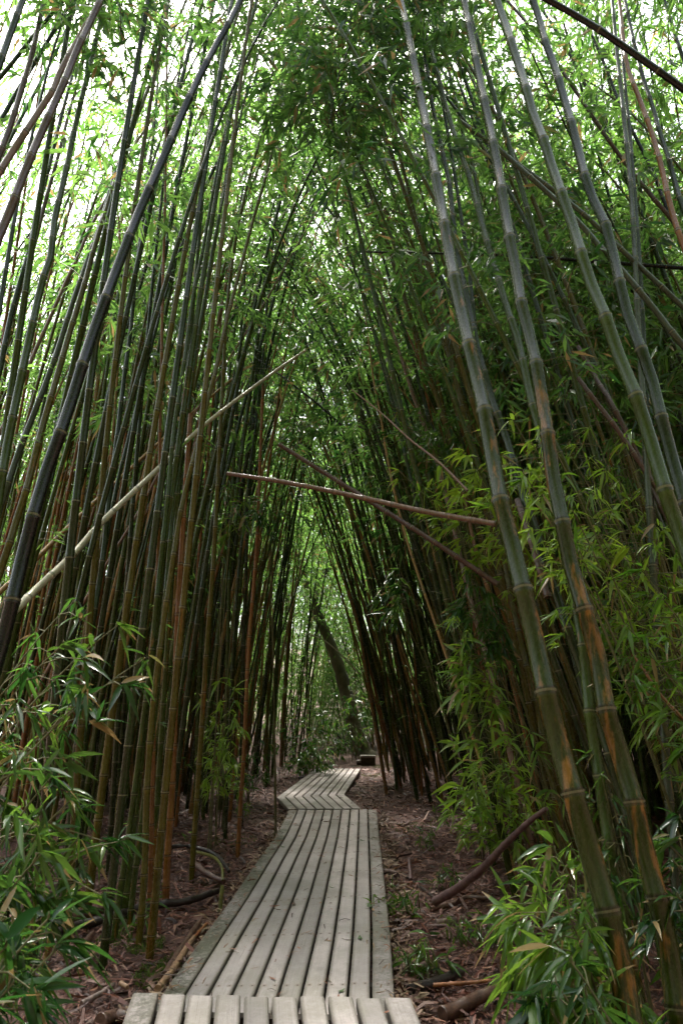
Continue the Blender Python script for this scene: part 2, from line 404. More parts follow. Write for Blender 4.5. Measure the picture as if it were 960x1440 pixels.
# ------------------------------------------------------------------ boardwalk
def deck_section(name, label, Lp, Rp, ztop, nplank, thick=.04, gap=.015, extra_moss=(.9, .55)):
    """Lp, Rp: matching left / right ground polylines (x, y) ; planks run along them"""
    root = empty(name, (float((Lp[0][0] + Rp[0][0]) / 2), float(Lp[0][1]), 0.0))
    org = np.array(root.location)
    Lp = np.array(Lp, float); Rp = np.array(Rp, float); n = len(Lp)
    mb = MB(); vlen = np.concatenate([[0], np.cumsum(np.linalg.norm(np.diff((Lp + Rp) / 2, axis=0), axis=1))])
    for p in range(nplank):
        f0, f1 = p / nplank, (p + 1) / nplank
        wd = np.linalg.norm(Rp - Lp, axis=1)
        g = gap / wd / 2
        a = Lp + (Rp - Lp) * (f0 + (g if p else 0 * g))[:, None]
        b = Lp + (Rp - Lp) * (f1 - (g if p < nplank - 1 else 0 * g))[:, None]
        # ends of the boards are not quite in line
        e0, e1 = random.uniform(-.008, .008), random.uniform(-.008, .008)
        a[0, 1] += e0; b[0, 1] += e0; a[-1, 1] += e1; b[-1, 1] += e1
        dz = random.uniform(-.003, .003)
        bev = .006
        da = norm(b - a)
        rows = []
        for k in range(n):
            A, B, D = a[k], b[k], da[k]
            rows += [(*A, ztop - thick), (*A, ztop - bev + dz), (*(A + D * bev), ztop + dz), (*(B - D * bev), ztop + dz), (*B, ztop - bev + dz), (*B, ztop - thick)]
        v = np.array(rows) - org
        qs, uv = [], []
        off = p * 9.0; ou = p * 1.0
        for k in range(n - 1):
            for e in range(5):
                qs.append([k * 6 + e, k * 6 + e + 1, (k + 1) * 6 + e + 1, (k + 1) * 6 + e])
                u0, u1 = ou + .01 + e * .02, ou + .01 + (e + 1) * .02
                if e == 2: u0, u1 = ou + .06, ou + .20
                if e > 2: u0, u1 = ou + .20 + (e - 3) * .02, ou + .20 + (e - 2) * .02
                uv.append([(u0, vlen[k] + off), (u1, vlen[k] + off), (u1, vlen[k + 1] + off), (u0, vlen[k + 1] + off)])
            qs.append([k * 6 + 5, k * 6, (k + 1) * 6, (k + 1) * 6 + 5]); uv.append([(0, 0)] * 4)
        for k in (0, n - 1):
            b6 = k * 6
            qs += [[b6, b6 + 1, b6 + 4, b6 + 5], [b6 + 1, b6 + 2, b6 + 3, b6 + 4]]; uv += [[(off, 0)] * 4] * 2
        moss = extra_moss[0] if p == 0 else extra_moss[1] if p == nplank - 1 else .12 + .1 * random.random()
        mb.add(v, qs, uv, np.array([random.random(), moss, .5]), 0, smooth=False)
    me = mb.mesh('deck', [M_DECK]); deck = link('deck', me, root)
    # joists under the boards
    mj = MB(); C0 = (Lp + Rp) / 2
    for k in range(n - 1):
        steps = max(1, int((vlen[k + 1] - vlen[k]) / .9))
        for s in range(steps + 1 if k == n - 2 else steps):
            t = min(.97, max(.03, s / steps)) if steps else .5
            A = Lp[k] + (Lp[k + 1] - Lp[k]) * t; B = Rp[k] + (Rp[k + 1] - Rp[k]) * t
            d = norm(B - A); A = A + d * .03; B = B - d * .03; nrm = np.array([-d[1], d[0]]) * .03
            c = [A - nrm, B - nrm, A + nrm, B + nrm]
            v = np.array([(*p_, z) for z in (-.10, ztop - thick - .003) for p_ in c]) - org
            mj.add(v, box_q(), None, None, 0, False)
    link('joist', mj.mesh('joist', [M_JOIST]), root)
    return tag(root, label, 'boardwalk', 'boardwalk sections', 'structure')

ZP, ZM, ZF = .30, .12, .09
g2 = lambda px, py, z: at_z(px, py, z)[:2]
def back(a, b, dist):      # extend edge a->b beyond b
    d = norm(b - a); return b + d * dist
pl, pr = g2(187, 1397, ZP), g2(577, 1404, ZP)
pl0, pr0 = back(pl, g2(172, 1440, ZP), 2.6), back(pr, g2(592, 1440, ZP), 2.6)
deck_section('boardwalk', 'raised near end of the grey plank boardwalk, a step above the rest', [pl0, pl], [pr0, pr], ZP, 10, .05, .018, (.75, .35))
ml = [(204, 1432), (240, 1380), (285, 1317), (325, 1264), (365, 1206), (387, 1176), (401, 1150), (406, 1139)]
mr = [(557, 1436), (552.5, 1375), (548, 1310), (541.5, 1250), (536.5, 1205), (533, 1178), (530.5, 1152), (529, 1138)]
deck_section('boardwalk', 'long straight middle section of the grey boardwalk with mossy outer boards',
             [g2(*p, ZM) for p in ml], [g2(*p, ZM) for p in mr], ZM, 10)
deck_section('boardwalk', 'far zigzag section of the grey boardwalk, bent like an arrow',
             [g2(406, 1137.5, ZF), g2(389, 1121, ZF), g2(445, 1080, ZF)], [g2(508, 1137, ZF), g2(484, 1117, ZF), g2(507, 1081, ZF)], ZF, 8, .05, .016, (.5, .5))
# front board of the step and two far steps
for (x0, x1, y, lab, zz) in ((501, 526, 1070, 'lower of two weathered wooden steps past the end of the boardwalk', .10), (507, 528, 1063, 'upper of two weathered wooden steps past the end of the boardwalk', .24)):
    a, b = at_z(x0, y, zz), at_z(x1, y, zz)
    t = tag(empty('wooden_step', (float((a[0] + b[0]) / 2), float(a[1]), 0)), lab, 'step')
    wdt = float(b[0] - a[0]); m1 = MB()
    for k in range(3):
        x_ = wdt / 2; y0, y1 = k * .15, k * .15 + .135
        v = [(x_ * sx, yy, z) for z in (zz - .05, zz) for yy in (y0, y1) for sx in (-1, 1)]
        m1.add(v, box_q(), [[(0, 0), (1, 0), (1, 1), (0, 1)]] * 6, np.array([.6, .3, .5]), 0, False)
    link('tread', m1.mesh('tread', [M_DECK]), t)
    m2 = MB(); v = [(wdt / 2 * .96 * sx, yy, z) for z in (-.1, zz - .053) for yy in (.02, .42) for sx in (-1, 1)]
    m2.add(v, box_q(), None, None, 0, False); link('riser', m2.mesh('riser', [M_JOIST]), t)

# ------------------------------------------------------------------ leaf crowns
def crown(mb, P, s0, leaf_n=7, twig_n=5, step=.42, blen=1.3, ll=.15, near=False, mat_leaf=0, mat_twig=1, dens=1.0, nb=2, tone=1.0):
    """branches with leaf fans from arc length s0 to the tip of curve P"""
    L = arclen(P); tot = L[-1]
    T = np.gradient(P, axis=0); T = norm(T)
    s = s0; az = random.uniform(0, 6.28); bp, bd = [], []
    while s < tot:
        c = resample(P, np.array([s]))[0]; f = (s - s0) / max(.1, tot - s0)
        for _ in range(nb):
            if random.random() > dens: continue
            az += 2.4 + random.uniform(-.6, .6)
            bl = blen * (1.0 - .5 * f) * random.uniform(.45, 1.15) * (.55 + .45 * min(1, f * 4))
            up = random.uniform(.15, .75)
            d = np.array([math.cos(az), math.sin(az), up]); d /= np.linalg.norm(d)
            m = 5
            tt = np.linspace(0, 1, m)[:, None]
            B = c + d * bl * tt + np.array([0, 0, -1.]) * bl * .55 * tt ** 2
            tube(mb, B, np.linspace(.006, .0025, m), 3, None, .5, mat_twig, caps=False)
            for k in range(twig_n):
                u = .25 + .75 * (k + random.random()) / twig_n
                p = resample(B, np.array([u * arclen(B)[-1]]))[0]
                a2 = az + random.choice((-1, 1)) * random.uniform(.3, 1.2)
                td = np.array([math.cos(a2), math.sin(a2), random.uniform(-.5, .2)])
                bp.append(p + td * random.uniform(.05, .28)); bd.append(td)
        s += step * random.uniform(.7, 1.3)
    if not bp: return
    bp, bd = np.array(bp), np.array(bd)
    n = len(bp)
    rep = np.repeat(np.arange(n), leaf_n)
    Pp = bp[rep] + rng.normal(size=(len(rep), 3)) * .035
    D = bd[rep] * .8 + rng.normal(size=(len(rep), 3)) * .55 + np.array([0, 0, -.45])
    Lv = ll * rng.uniform(.6, 1.25, len(rep)); W = Lv * rng.uniform(.14, .21, len(rep))
    tn = np.repeat(rng.uniform(.05, .85, n) * tone, leaf_n) + rng.normal(size=len(rep)) * .15
    t3 = np.stack([np.clip(tn, 0, 1), rng.uniform(0, 1, len(rep)), np.full(len(rep), .5)], 1)
    (leaves_near if near else leaves_far)(mb, Pp, D, Lv, W, t3, mat_leaf)

# ------------------------------------------------------------------ bulk bamboo prototypes
PROTO = []
def proto_curve(H, lean, droop, wob):
    z = np.linspace(0, 1, 26)
    ang = R(lean) * z + R(droop) * np.clip(z - .55, 0, 1) ** 2 * 4
    st = H / 25
    x = np.concatenate([[0], np.cumsum(np.sin(ang[:-1]) * st)]); zz = np.concatenate([[0], np.cumsum(np.cos(ang[:-1]) * st)])
    y = .10 * wob * np.sin(z * 5 + wob * 3)
    return np.stack([x, y, zz], 1)
def low_twigs(mb, P):
    bp, bd = [], []
    for _ in range(12):
        c = resample(P, np.array([random.uniform(.5, 5.0)]))[0]; a = random.uniform(0, 6.28)
        d = np.array([math.cos(a), math.sin(a), random.uniform(-.1, .6)]); l = random.uniform(.12, .4)
        tube(mb, np.stack([c, c + d * l * .5, c + d * l + np.array([0, 0, -.03])]), [.003, .002, .0015], 3, None, .5, 1, caps=False)
        for _ in range(random.randint(1, 5)): bp.append(c + d * l * random.uniform(.5, 1)); bd.append(d + np.array([0, 0, -.3]))
    bp, bd = np.array(bp), np.array(bd); n = len(bp)
    leaves_far(mb, bp, bd + rng.normal(size=(n, 3)) * .5, rng.uniform(.07, .15, n), rng.uniform(.012, .02, n), np.stack([rng.uniform(.4, 1, n), rng.random(n) * .9, rng.random(n)], 1))
for k in range(9):
    H = [13, 14.5, 12, 15, 13.5, 11.5, 14, 12.5, 13][k]
    P = proto_curve(H, [6, 10, 14, 5, 9, 16, 8, 12, 3][k], [30, 45, 25, 38, 55, 35, 28, 50, 20][k], random.uniform(-1, 1))
    m1 = MB(); culm_mesh(m1, P, .060 + .006 * (k % 3), .72, sides=9, inter=.40, detail=False)
    m2 = MB(); crown(m2, P, H * [.46, .55, .42, .56, .5, .40, .52, .46, .6][k], leaf_n=6, twig_n=5, step=.42, blen=1.4, ll=.20)
    low_twigs(m2, P)
    PROTO.append((m1.mesh('culm', [M_CULM]), m2.mesh('foliage', [M_LEAF, M_TWIG]), m1.arrays(), m2.arrays(), P))
# leafier prototypes with low branches
for k in range(3):
    H = [10, 11, 9][k]
    P = proto_curve(H, [10, 16, 7][k], [60, 45, 50][k], random.uniform(-1, 1))
    m1 = MB(); culm_mesh(m1, P, .048, .75, sides=8, inter=.30, detail=False)
    m2 = MB(); crown(m2, P, H * .16, leaf_n=7, twig_n=6, step=.34, blen=1.35, ll=.20)
    PROTO.append((m1.mesh('culm', [M_CULM]), m2.mesh('foliage', [M_LEAF, M_TWIG]), m1.arrays(), m2.arrays(), P))

COLORS = {          # linear base colours, alpha = amount of rusty patches
    'green': (.034, .056, .008, .38), 'dark green': (.016, .027, .006, .2), 'olive': (.080, .070, .010, .5),
    'grey green': (.055, .070, .048, .2), 'tan': (.30, .185, .075, .4), 'rusty brown': (.19, .085, .032, .5),
    'near black': (.007, .006, .006, .0), 'pale': (.40, .39, .29, .1), 'purplish brown': (.08, .045, .038, .1),
    'pinkish brown': (.18, .115, .09, .1), 'orange patched green': (.024, .034, .004, .56),
}
def jitter(c):
    f = random.uniform(.8, 1.2); return (c[0] * f * random.uniform(.93, 1.07), c[1] * f, c[2] * f * random.uniform(.9, 1.1), c[3])

# ------------------------------------------------------------------ hero culms traced from the photograph, each in its own plane in depth
HEROES = [
 # Y0, k, base diameter, colour, leaves, label, image polyline base -> top
 (2.9, .25, .125, 'orange patched green', 1, 'thickest green culm right of the boardwalk, with bright orange patches low down', [(885,1440),(868,1335),(838,1230),(815,1150),(795,1080),(775,1010),(757,925),(740,850),(718,760),(700,690),(680,575),(658,480),(637,385),(622,300),(610,235),(590,130),(572,40),(563,0)]),
 (3.1, .22, .115, 'orange patched green', 1, 'stout mottled culm with an orange streak, just right of the thickest orange patched culm', [(955,1440),(935,1310),(910,1215),(884,1100),(864,1040),(849,985),(836,900),(820,855),(803,800),(787,720),(777,672),(769,610),(757,535),(749,490),(737,447),(729,410),(722,360),(714,325),(702,250),(690,187),(677,125),(665,65),(652,0)]),
 (3.9, .22, .085, 'green', 1, 'green culm with an orange upper stretch, squeezed against the mottled culm with the orange streak', [(900,1440),(880,1310),(858,1200),(840,1080),(828,1000),(818,900),(798,800),(776,690),(757,600),(747,565),(739,530),(730,485),(720,455),(709,422),(691,360),(682,332),(670,287),(657,242),(642,200),(630,162),(620,125),(610,85),(603,62),(588,22),(580,-10)]),
 (4.2, .22, .085, 'dark green', 1, 'dark culm rising directly behind the thickest orange patched culm and showing on both its sides', [(905,1240),(880,1140),(850,1040),(825,960),(804,905),(780,830),(748,740),(722,650),(705,597),(693,567),(680,522),(673,497),(660,435),(650,390),(641,350),(632,262),(624,225),(616,187),(606,140),(595,62),(590,30),(585,-10)]),
 (4.8, .22, .08, 'green', 1, 'slim green culm crossing behind the pair of thick culms right of the path opening', [(830,900),(800,780),(770,650),(737,520),(702,400),(677,300),(665,237),(652,195),(642,150),(632,105),(617,50),(602,0)]),
 (3.1, .18, .11, 'green', 1, 'mottled green culm with whitish joints, first right of the orange streaked pair', [(1010,930),(985,840),(960,765),(945,720),(935,692),(920,642),(907,597),(895,562),(882,530),(867,495),(852,450),(840,422),(825,385),(810,335),(797,295),(785,262),(772,225),(765,200),(752,170),(742,135),(733,105),(721,67),(698,0)]),
 (3.3, .18, .105, 'dark green', 1, 'thick shiny dark green culm, the second to the right of the orange streaked pair', [(1030,930),(1005,850),(980,770),(957,692),(940,630),(925,572),(912,520),(900,490),(887,460),(875,417),(862,360),(851,317),(840,295),(827,265),(816,227),(810,200),(802,170),(792,137),(780,95),(767,62),(755,17),(745,-10)]),
 (3.6, .0, .075, 'near black', 0, 'dark pole slanting down to the right across the top right corner', [(1060,190),(1010,158),(960,125),(912,90),(870,61),(827,32),(770,0),(735,-20)]),
 (4.6, .1, .075, 'grey green', 0, 'shiny slanting culm, upper of the two long ones leaning across the thick culms', [(1060,530),(1010,482),(960,432),(885,362),(812,294),(720,225),(640,165)]),
 (4.3, .1, .075, 'grey green', 0, 'shiny slanting culm, lower of the two long ones leaning across the thick culms', [(1060,610),(1010,545),(960,487),(925,442),(880,387),(850,355),(820,320),(785,285),(735,240),(690,200)]),
 (5.4, .1, .08, 'purplish brown', 0, 'brownish slanting culm high at the far right behind the shiny upright pair', [(1010,395),(960,332),(945,310),(900,257),(855,197),(810,130),(780,85)]),
 (4.6, .1, .07, 'grey green', 1, 'shiny upright grey green culm with fine joints near the right edge', [(908,640),(900,510),(895,430),(892,357),(887,275),(880,200),(875,150),(867,75),(860,0)]),
 (4.8, .1, .06, 'dark green', 1, 'dark upright culm standing close behind the shiny upright one near the right edge', [(912,640),(906,510),(902,430),(898,357),(892,275),(886,200),(880,140)]),
 (4.0, .15, .075, 'rusty brown', 1, 'reddish brown culm leaning left near the top right corner', [(1010,470),(980,395),(955,332),(940,282),(927,225),(910,170),(895,130),(880,87),(870,0)]),
 (4.4, .15, .075, 'dark green', 1, 'dark green culm leaning left, beside the reddish brown one near the top right corner', [(1010,400),(970,320),(952,270),(940,225),(927,187),(917,150),(902,105),(890,57),(878,0)]),
 (5.4, .1, .07, 'near black', 0, 'thin black culm slanting behind the shiny upright culm at the right', [(990,410),(940,300),(915,237),(890,187),(867,137),(850,92),(827,40),(805,-8)]),
 (4.6, .12, .075, 'dark green', 1, 'dark culm cut off by the right edge near the top right corner', [(1030,300),(995,180),(960,82),(947,45),(932,-5)]),
 (7.0, .25, .085, 'olive', 1, 'olive to tan culm left of the thickest orange patched culm, leafy at its foot', [(800,1250),(745,960),(722,860),(707,782),(695,737),(682,690),(674,655),(665,622),(655,585),(645,550),(635,520),(625,485),(612,450),(600,410),(587,370),(575,332),(562,295),(547,250),(535,212)]),
 (6.5, .25, .075, 'grey green', 1, 'blue grey culm passing behind the thickest culm high up over the path', [(880,1210),(840,1060),(800,900),(760,760),(720,640),(690,560),(660,480),(635,422),(622,392),(610,363),(592,320),(575,282),(555,240),(540,200)]),
 (6.6, .3, .075, 'pinkish brown', 0, 'pinkish grey dead culm leaning left, upper of the two side by side over the path', [(660,840),(625,690),(600,610),(580,555),(562,497),(542,435),(522,360),(495,275),(480,235)]),
 (6.9, .3, .068, 'rusty brown', 0, 'reddish dead culm leaning left beside the pinkish grey one over the path', [(665,760),(640,640),(607,545),(585,497),(555,432),(530,375)]),
 (7.2, .3, .05, 'tan', 0, 'thin tan culm leaning slightly left over the path, left of the two dead ones', [(700,1150),(640,960),(572,760),(545,647),(535,585),(525,535),(515,455),(502,367),(490,260)]),
 (3.4, .2, .105, 'near black', 0, 'thick black culm slanting across the left side of the view', [(-40,1040),(-12,960),(10,880),(27,805),(42,745),(57,690),(75,635),(95,582),(127,480),(162,385),(172,360),(195,300),(232,217),(262,147),(292,85),(325,27),(340,-5)]),
 (3.6, .15, .085, 'pinkish brown', 0, 'pinkish brown culm at the top left, upper of the crossing pair', [(-60,345),(-30,292),(0,242),(30,195),(78,122),(82,107),(115,47),(135,12),(141,0),(155,-30)]),
 (3.3, .15, .09, 'purplish brown', 0, 'dark brown culm at the top left, lower of the crossing pair', [(-50,450),(-25,390),(0,330),(15,295),(32,250),(57,190),(90,117),(110,67),(135,15),(150,-20)]),
 (3.9, .15, .085, 'purplish brown', 0, 'grey brown culm at the far top left, left of the crossing pair', [(-50,330),(-22,270),(0,217),(10,192),(22,155),(40,95),(50,57),(62,0)]),
 (3.6, .1, .09, 'dark green', 1, 'thick dark blue green culm cut by the top left corner', [(-60,260),(-20,145),(7,70),(32,0)]),
 (4.6, .1, .075, 'dark green', 0, 'dark green pole slanting steeply at the top left corner', [(-60,185),(-20,133),(15,92),(50,47),(90,0)]),
 (4.7, .1, .075, 'dark green', 1, 'dark blue green pole slanting at the top left below the darkest one', [(-40,240),(0,172),(27,125),(65,62),(102,0)]),
 (5.2, .12, .075, 'grey green', 1, 'pale blue green culm slanting at the top left behind the brown pair', [(-40,300),(0,225),(27,172),(55,120),(82,67),(112,0)]),
 (4.2, .15, .09, 'green', 1, 'stout green culm leaning right at the left edge, left of the black one', [(-40,900),(-12,760),(0,690),(10,630),(25,555),(42,475),(60,395),(72,360),(77,310),(92,245),(110,160),(125,100),(140,35),(148,-5)]),
 (5.0, .15, .075, 'dark green', 1, 'blue green culm at the left edge, slimmer and further left than the stout green one', [(-45,680),(0,522),(7,485),(20,427),(40,357),(57,282),(72,225),(87,162),(102,107),(112,60)]),
 (5.3, .15, .075, 'purplish brown', 1, 'brownish green culm running close alongside the slim blue green one at the left edge', [(-30,640),(0,520),(15,455),(32,395),(47,350),(65,280),(82,220),(97,160),(115,97),(125,50)]),
 (5.2, .18, .08, 'grey green', 1, 'pale blue green culm curving right, crossing under the thick black one at the left', [(-40,860),(0,715),(10,685),(27,635),(52,572),(80,497),(102,427),(124,365),(140,320),(157,262),(177,200),(195,142),(212,90),(225,42),(237,0)]),
 (5.0, .18, .085, 'olive', 1, 'olive brown culm just left of the black one, below the pale blue green one', [(-30,900),(0,805),(15,760),(27,720),(40,680),(60,600),(82,525),(97,472),(120,397),(131,355),(160,262),(190,172),(217,105),(240,52),(262,0)]),
 (6.0, .15, .065, 'pinkish brown', 0, 'thin brownish culm slanting strongly right between the blue green ones at the left', [(-30,660),(10,590),(47,500),(65,460),(95,392),(112,357),(125,325),(160,260),(185,212),(215,165),(240,120),(270,70)]),
 (6.4, .0, .052, 'rusty brown', 0, 'straight thin reddish culm, almost upright, left of the path', [(214,1140),(219,900),(223,760),(225,670),(225,600),(227,530),(229,400),(232,300),(234,165),(235,25),(236,-20)]),
 (6.2, .15, .075, 'dark green', 1, 'blackish green culm rising right of the thick black one', [(92,1240),(105,1080),(122,930),(135,850),(147,770),(152,715),(165,615),(175,530),(184,465),(190,395),(195,355),(200,320),(207,250),(215,200),(220,140),(227,50),(232,0)]),
 (5.7, .12, .062, 'green', 1, 'slim green culm of the front clump, leftmost of its three, beside the cut pole', [(158,1330),(170,1250),(186,1140),(200,1030),(212,930),(225,800),(236,700),(244,610),(252,555),(262,490),(272,415),(285,355),(290,325),(305,242),(322,162),(335,110),(347,50),(362,-5)]),
 (5.9, .12, .06, 'green', 1, 'slim green culm of the front clump, middle one of its three, beside the cut pole', [(180,1315),(190,1230),(205,1110),(222,960),(236,800),(243,720),(252,660),(260,600),(267,550),(277,480),(290,410),(298,357),(312,287),(322,240),(335,177),(347,130),(357,100),(372,42),(382,0)]),
 (5.6, .12, .065, 'olive', 1, 'olive culm of the front clump, rightmost of its three, mossy at its foot', [(200,1325),(203,1230),(207,1110),(216,985),(231,870),(246,770),(255,715),(265,672),(275,635),(285,595),(295,552),(305,515),(315,467),(332,400),(344,355),(350,332),(360,295),(372,255),(385,205),(400,145)]),
 (6.6, .15, .06, 'dark green', 1, 'dark green culm behind the front clump, bending to the right high up', [(110,1200),(122,980),(135,850),(150,760),(165,680),(175,640),(185,600),(197,555),(210,500),(225,442),(240,390),(248,355),(265,295),(282,235),(297,185),(312,135),(327,87)]),
 (8.5, .1, .055, 'dark green', 0, 'thin dark culm slanting far to the right over the path, upper of two', [(195,790),(222,690),(250,612),(275,552),(295,510),(325,450),(352,397),(376,357),(415,295),(457,237)]),
 (8.0, .1, .055, 'pinkish brown', 0, 'thin purplish pole slanting far to the right over the path, lower of two', [(85,910),(110,862),(130,827),(152,790),(195,720),(222,668),(245,632),(267,592),(300,542),(330,492),(350,462),(380,412),(411,357),(447,295),(480,242)]),
 (9.5, .05, .06, 'dark green', 1, 'lone straight dark green culm leaning slightly right in the middle of the opening', [(318,1150),(326,950),(336,800),(346,715),(352,655),(360,597),(365,540),(370,500),(375,442),(380,380)]),
 (8.6, .0, .066, 'rusty brown', 0, 'reddish brown upright culm left of the far path, brightest of its row', [(340,1172),(344,1040),(348,945),(353,870),(360,782),(363,720),(366,640),(370,540)]),
 (7.4, .0, .07, 'olive', 1, 'olive culm with rusty foot left of the path, right of the orange one', [(272,1235),(280,1080),(287,970),(292,895),(299,807),(304,720),(310,600),(318,450)]),
 (6.6, .02, .08, 'rusty brown', 0, 'orange brown culm standing upright among dark ones left of the path', [(231,1275),(236,1200),(241,1130),(246,1000),(249,900),(254,800),(260,700),(270,560)]),
 (14., .25, .085, 'rusty brown', 0, 'bare reddish culm leaning left at the far right side of the path end', [(546,1122),(534,1060),(524,1000),(513,935),(504,880),(490,830)]),
]
def hero_extend(P, total):
    """continue past the frame's top, bending over"""
    L = arclen(P)[-1]; pts = [p for p in P]
    t = norm(P[-1] - P[-4]); lean = np.array([t[0], t[1], 0]); ln = np.linalg.norm(lean) + 1e-6
    hd = lean / ln
    while L < total:
        t = norm(t + hd * .03 - np.array([0, 0, .012])); pts.append(pts[-1] + t * .4); L += .4
    return np.array(pts)
occupied = []
for (Y0, k, dia, colr, lv, label, pts) in HEROES:
    P = np.array([at_plane(px, py, Y0, k) for px, py in pts])
    P = P[P[:, 2] > .25] if (P[:, 2] > .25).sum() >= 3 else P
    # down to the ground along the lowest stretch, straightening up
    d = norm(P[0] - P[min(3, len(P) - 1)])
    add = []; c = P[0].copy()
    gz = float(terrain(c[0], c[1]))
    if d[2] > -.25: d = norm(d + np.array([0, 0, -.25]))
    while c[2] > gz and len(add) < 40:
        st = min(.5, (c[2] - gz + .08) / max(.05, -d[2])); c = c + d * st; add.append(c.copy()); gz = float(terrain(c[0], c[1]))
        d = norm(d + np.array([0, 0, -.08]))
    P = np.concatenate([np.array(add[::-1]).reshape(-1, 3), P])
    P = catmull(P, 4)
    tot = arclen(P)[-1]
    top_out = pts[-1][1] < 150
    full = max(tot + 1.0, random.uniform(11.5, 14)) if (top_out or lv) else tot
    if full > tot: P = hero_extend(P, full)
    root = empty('bamboo', P[0]); occupied.append(P[0][:2])
    tag(root, label, 'bamboo', 'tall single bamboo culms along the boardwalk')
    Q = P - P[0]
    mb = MB(); culm_mesh(mb, Q, dia * .80, .60, length=max(full, 12), sides=16 if Y0 < 5 else 12, inter=.52 if dia > .09 else .42)
    link('culm', mb.mesh('culm', [M_CULM]), root, COLORS[colr])
    if lv:
        dense = 'leafy at its foot' in label or 'high up over the path' in label
        mf = MB(); crown(mf, Q, max(5.5 + random.uniform(0, 1.2), tot + (.2 if not dense else -.6)), leaf_n=8 if dense else 7, twig_n=7 if dense else 5, step=.26 if dense else .45, blen=1.5 if dense else 1.2, ll=.2 if dense else .16, nb=3 if dense else 2)
        link('foliage', mf.mesh('foliage', [M_LEAF, M_TWIG]), root)

P = catmull([(2.3, 5.6, 0.), tuple(at_y(705, 700, 5.6)), tuple(at_y(655, 350, 5.9)), tuple(at_y(610, 90, 6.1)), tuple(at_y(565, -5, 6.1)), tuple(at_y(515, 20, 6.0)), tuple(at_y(478, 100, 5.8)), tuple(at_y(462, 180, 5.6))], 8)
root = tag(empty('bamboo', P[0]), 'slim culm bending over the path with a heavy dark drooping leaf crown at top centre', 'bamboo', 'tall single bamboo culms along the boardwalk')
Q = P - P[0]; mb = MB(); culm_mesh(mb, Q, .06, .8, sides=10, inter=.4); link('culm', mb.mesh('culm', [M_CULM]), root, COLORS['dark green'])
mf = MB(); La = arclen(P); crown(mf, Q, float(La[3 * 8 + 3]), leaf_n=7, twig_n=6, step=.12, blen=1.2, ll=.19, nb=3, tone=.45)  # low tone paints backlit shade into the leaf colour
link('foliage', mf.mesh('foliage', [M_LEAF, M_TWIG]), root)

P = catmull([(-2.9, 4.7, 0.), tuple(at_y(-30, 600, 4.8)), tuple(at_y(30, 260, 5.0)), tuple(at_y(85, 40, 5.2)), tuple(at_y(125, -30, 5.2)), tuple(at_y(165, 0, 5.1)), tuple(at_y(170, 70, 5.0))], 8)
root = tag(empty('bamboo', P[0]), 'slim culm at the top left whose leafy tip hangs behind the crossing brown pair', 'bamboo', 'tall single bamboo culms along the boardwalk')
Q = P - P[0]; mb = MB(); culm_mesh(mb, Q, .055, .8, sides=10, inter=.4); link('culm', mb.mesh('culm', [M_CULM]), root, COLORS['dark green'])
mf = MB(); La = arclen(P); crown(mf, Q, float(La[3 * 8]), leaf_n=7, twig_n=6, step=.14, blen=.8, ll=.17, nb=2, tone=.8)
link('foliage', mf.mesh('foliage', [M_LEAF, M_TWIG]), root)

# ------------------------------------------------------------------ bamboo stands
def edge_left(y): return -1.45 - .12 * math.sin(y * .9) - (.5 if 11 < y < 15 else 0) - max(0, y - 15) * .05
def edge_right(y): return 1.35 + .25 * math.sin(y * .7) + (.45 if 5.5 < y < 12 else 0) - max(0, y - 13) * .05
spots = []
def free(x, y, dmin):
    for (a, b) in occupied:
        if (a - x) ** 2 + (b - y) ** 2 < dmin * dmin: return False
    return True
def pick_color(side, y):
    r = random.random()
    if side < 0: tab = (('green', .30), ('dark green', .22), ('olive', .22), ('tan', .12), ('rusty brown', .14))
    else: tab = (('green', .30), ('dark green', .36), ('olive', .22), ('tan', .05), ('rusty brown', .07))
    for c, p in tab:
        r -= p
        if r <= 0: return c
    return 'green'
def depth_word(y): return 'nearest' if y < 8 else 'middle' if y < 12.5 else 'far'
ENDING = {'nearest': 'near the camera', 'middle': 'midway along', 'far': 'far off'}
n_ind = 0; mass = []
tries = 0
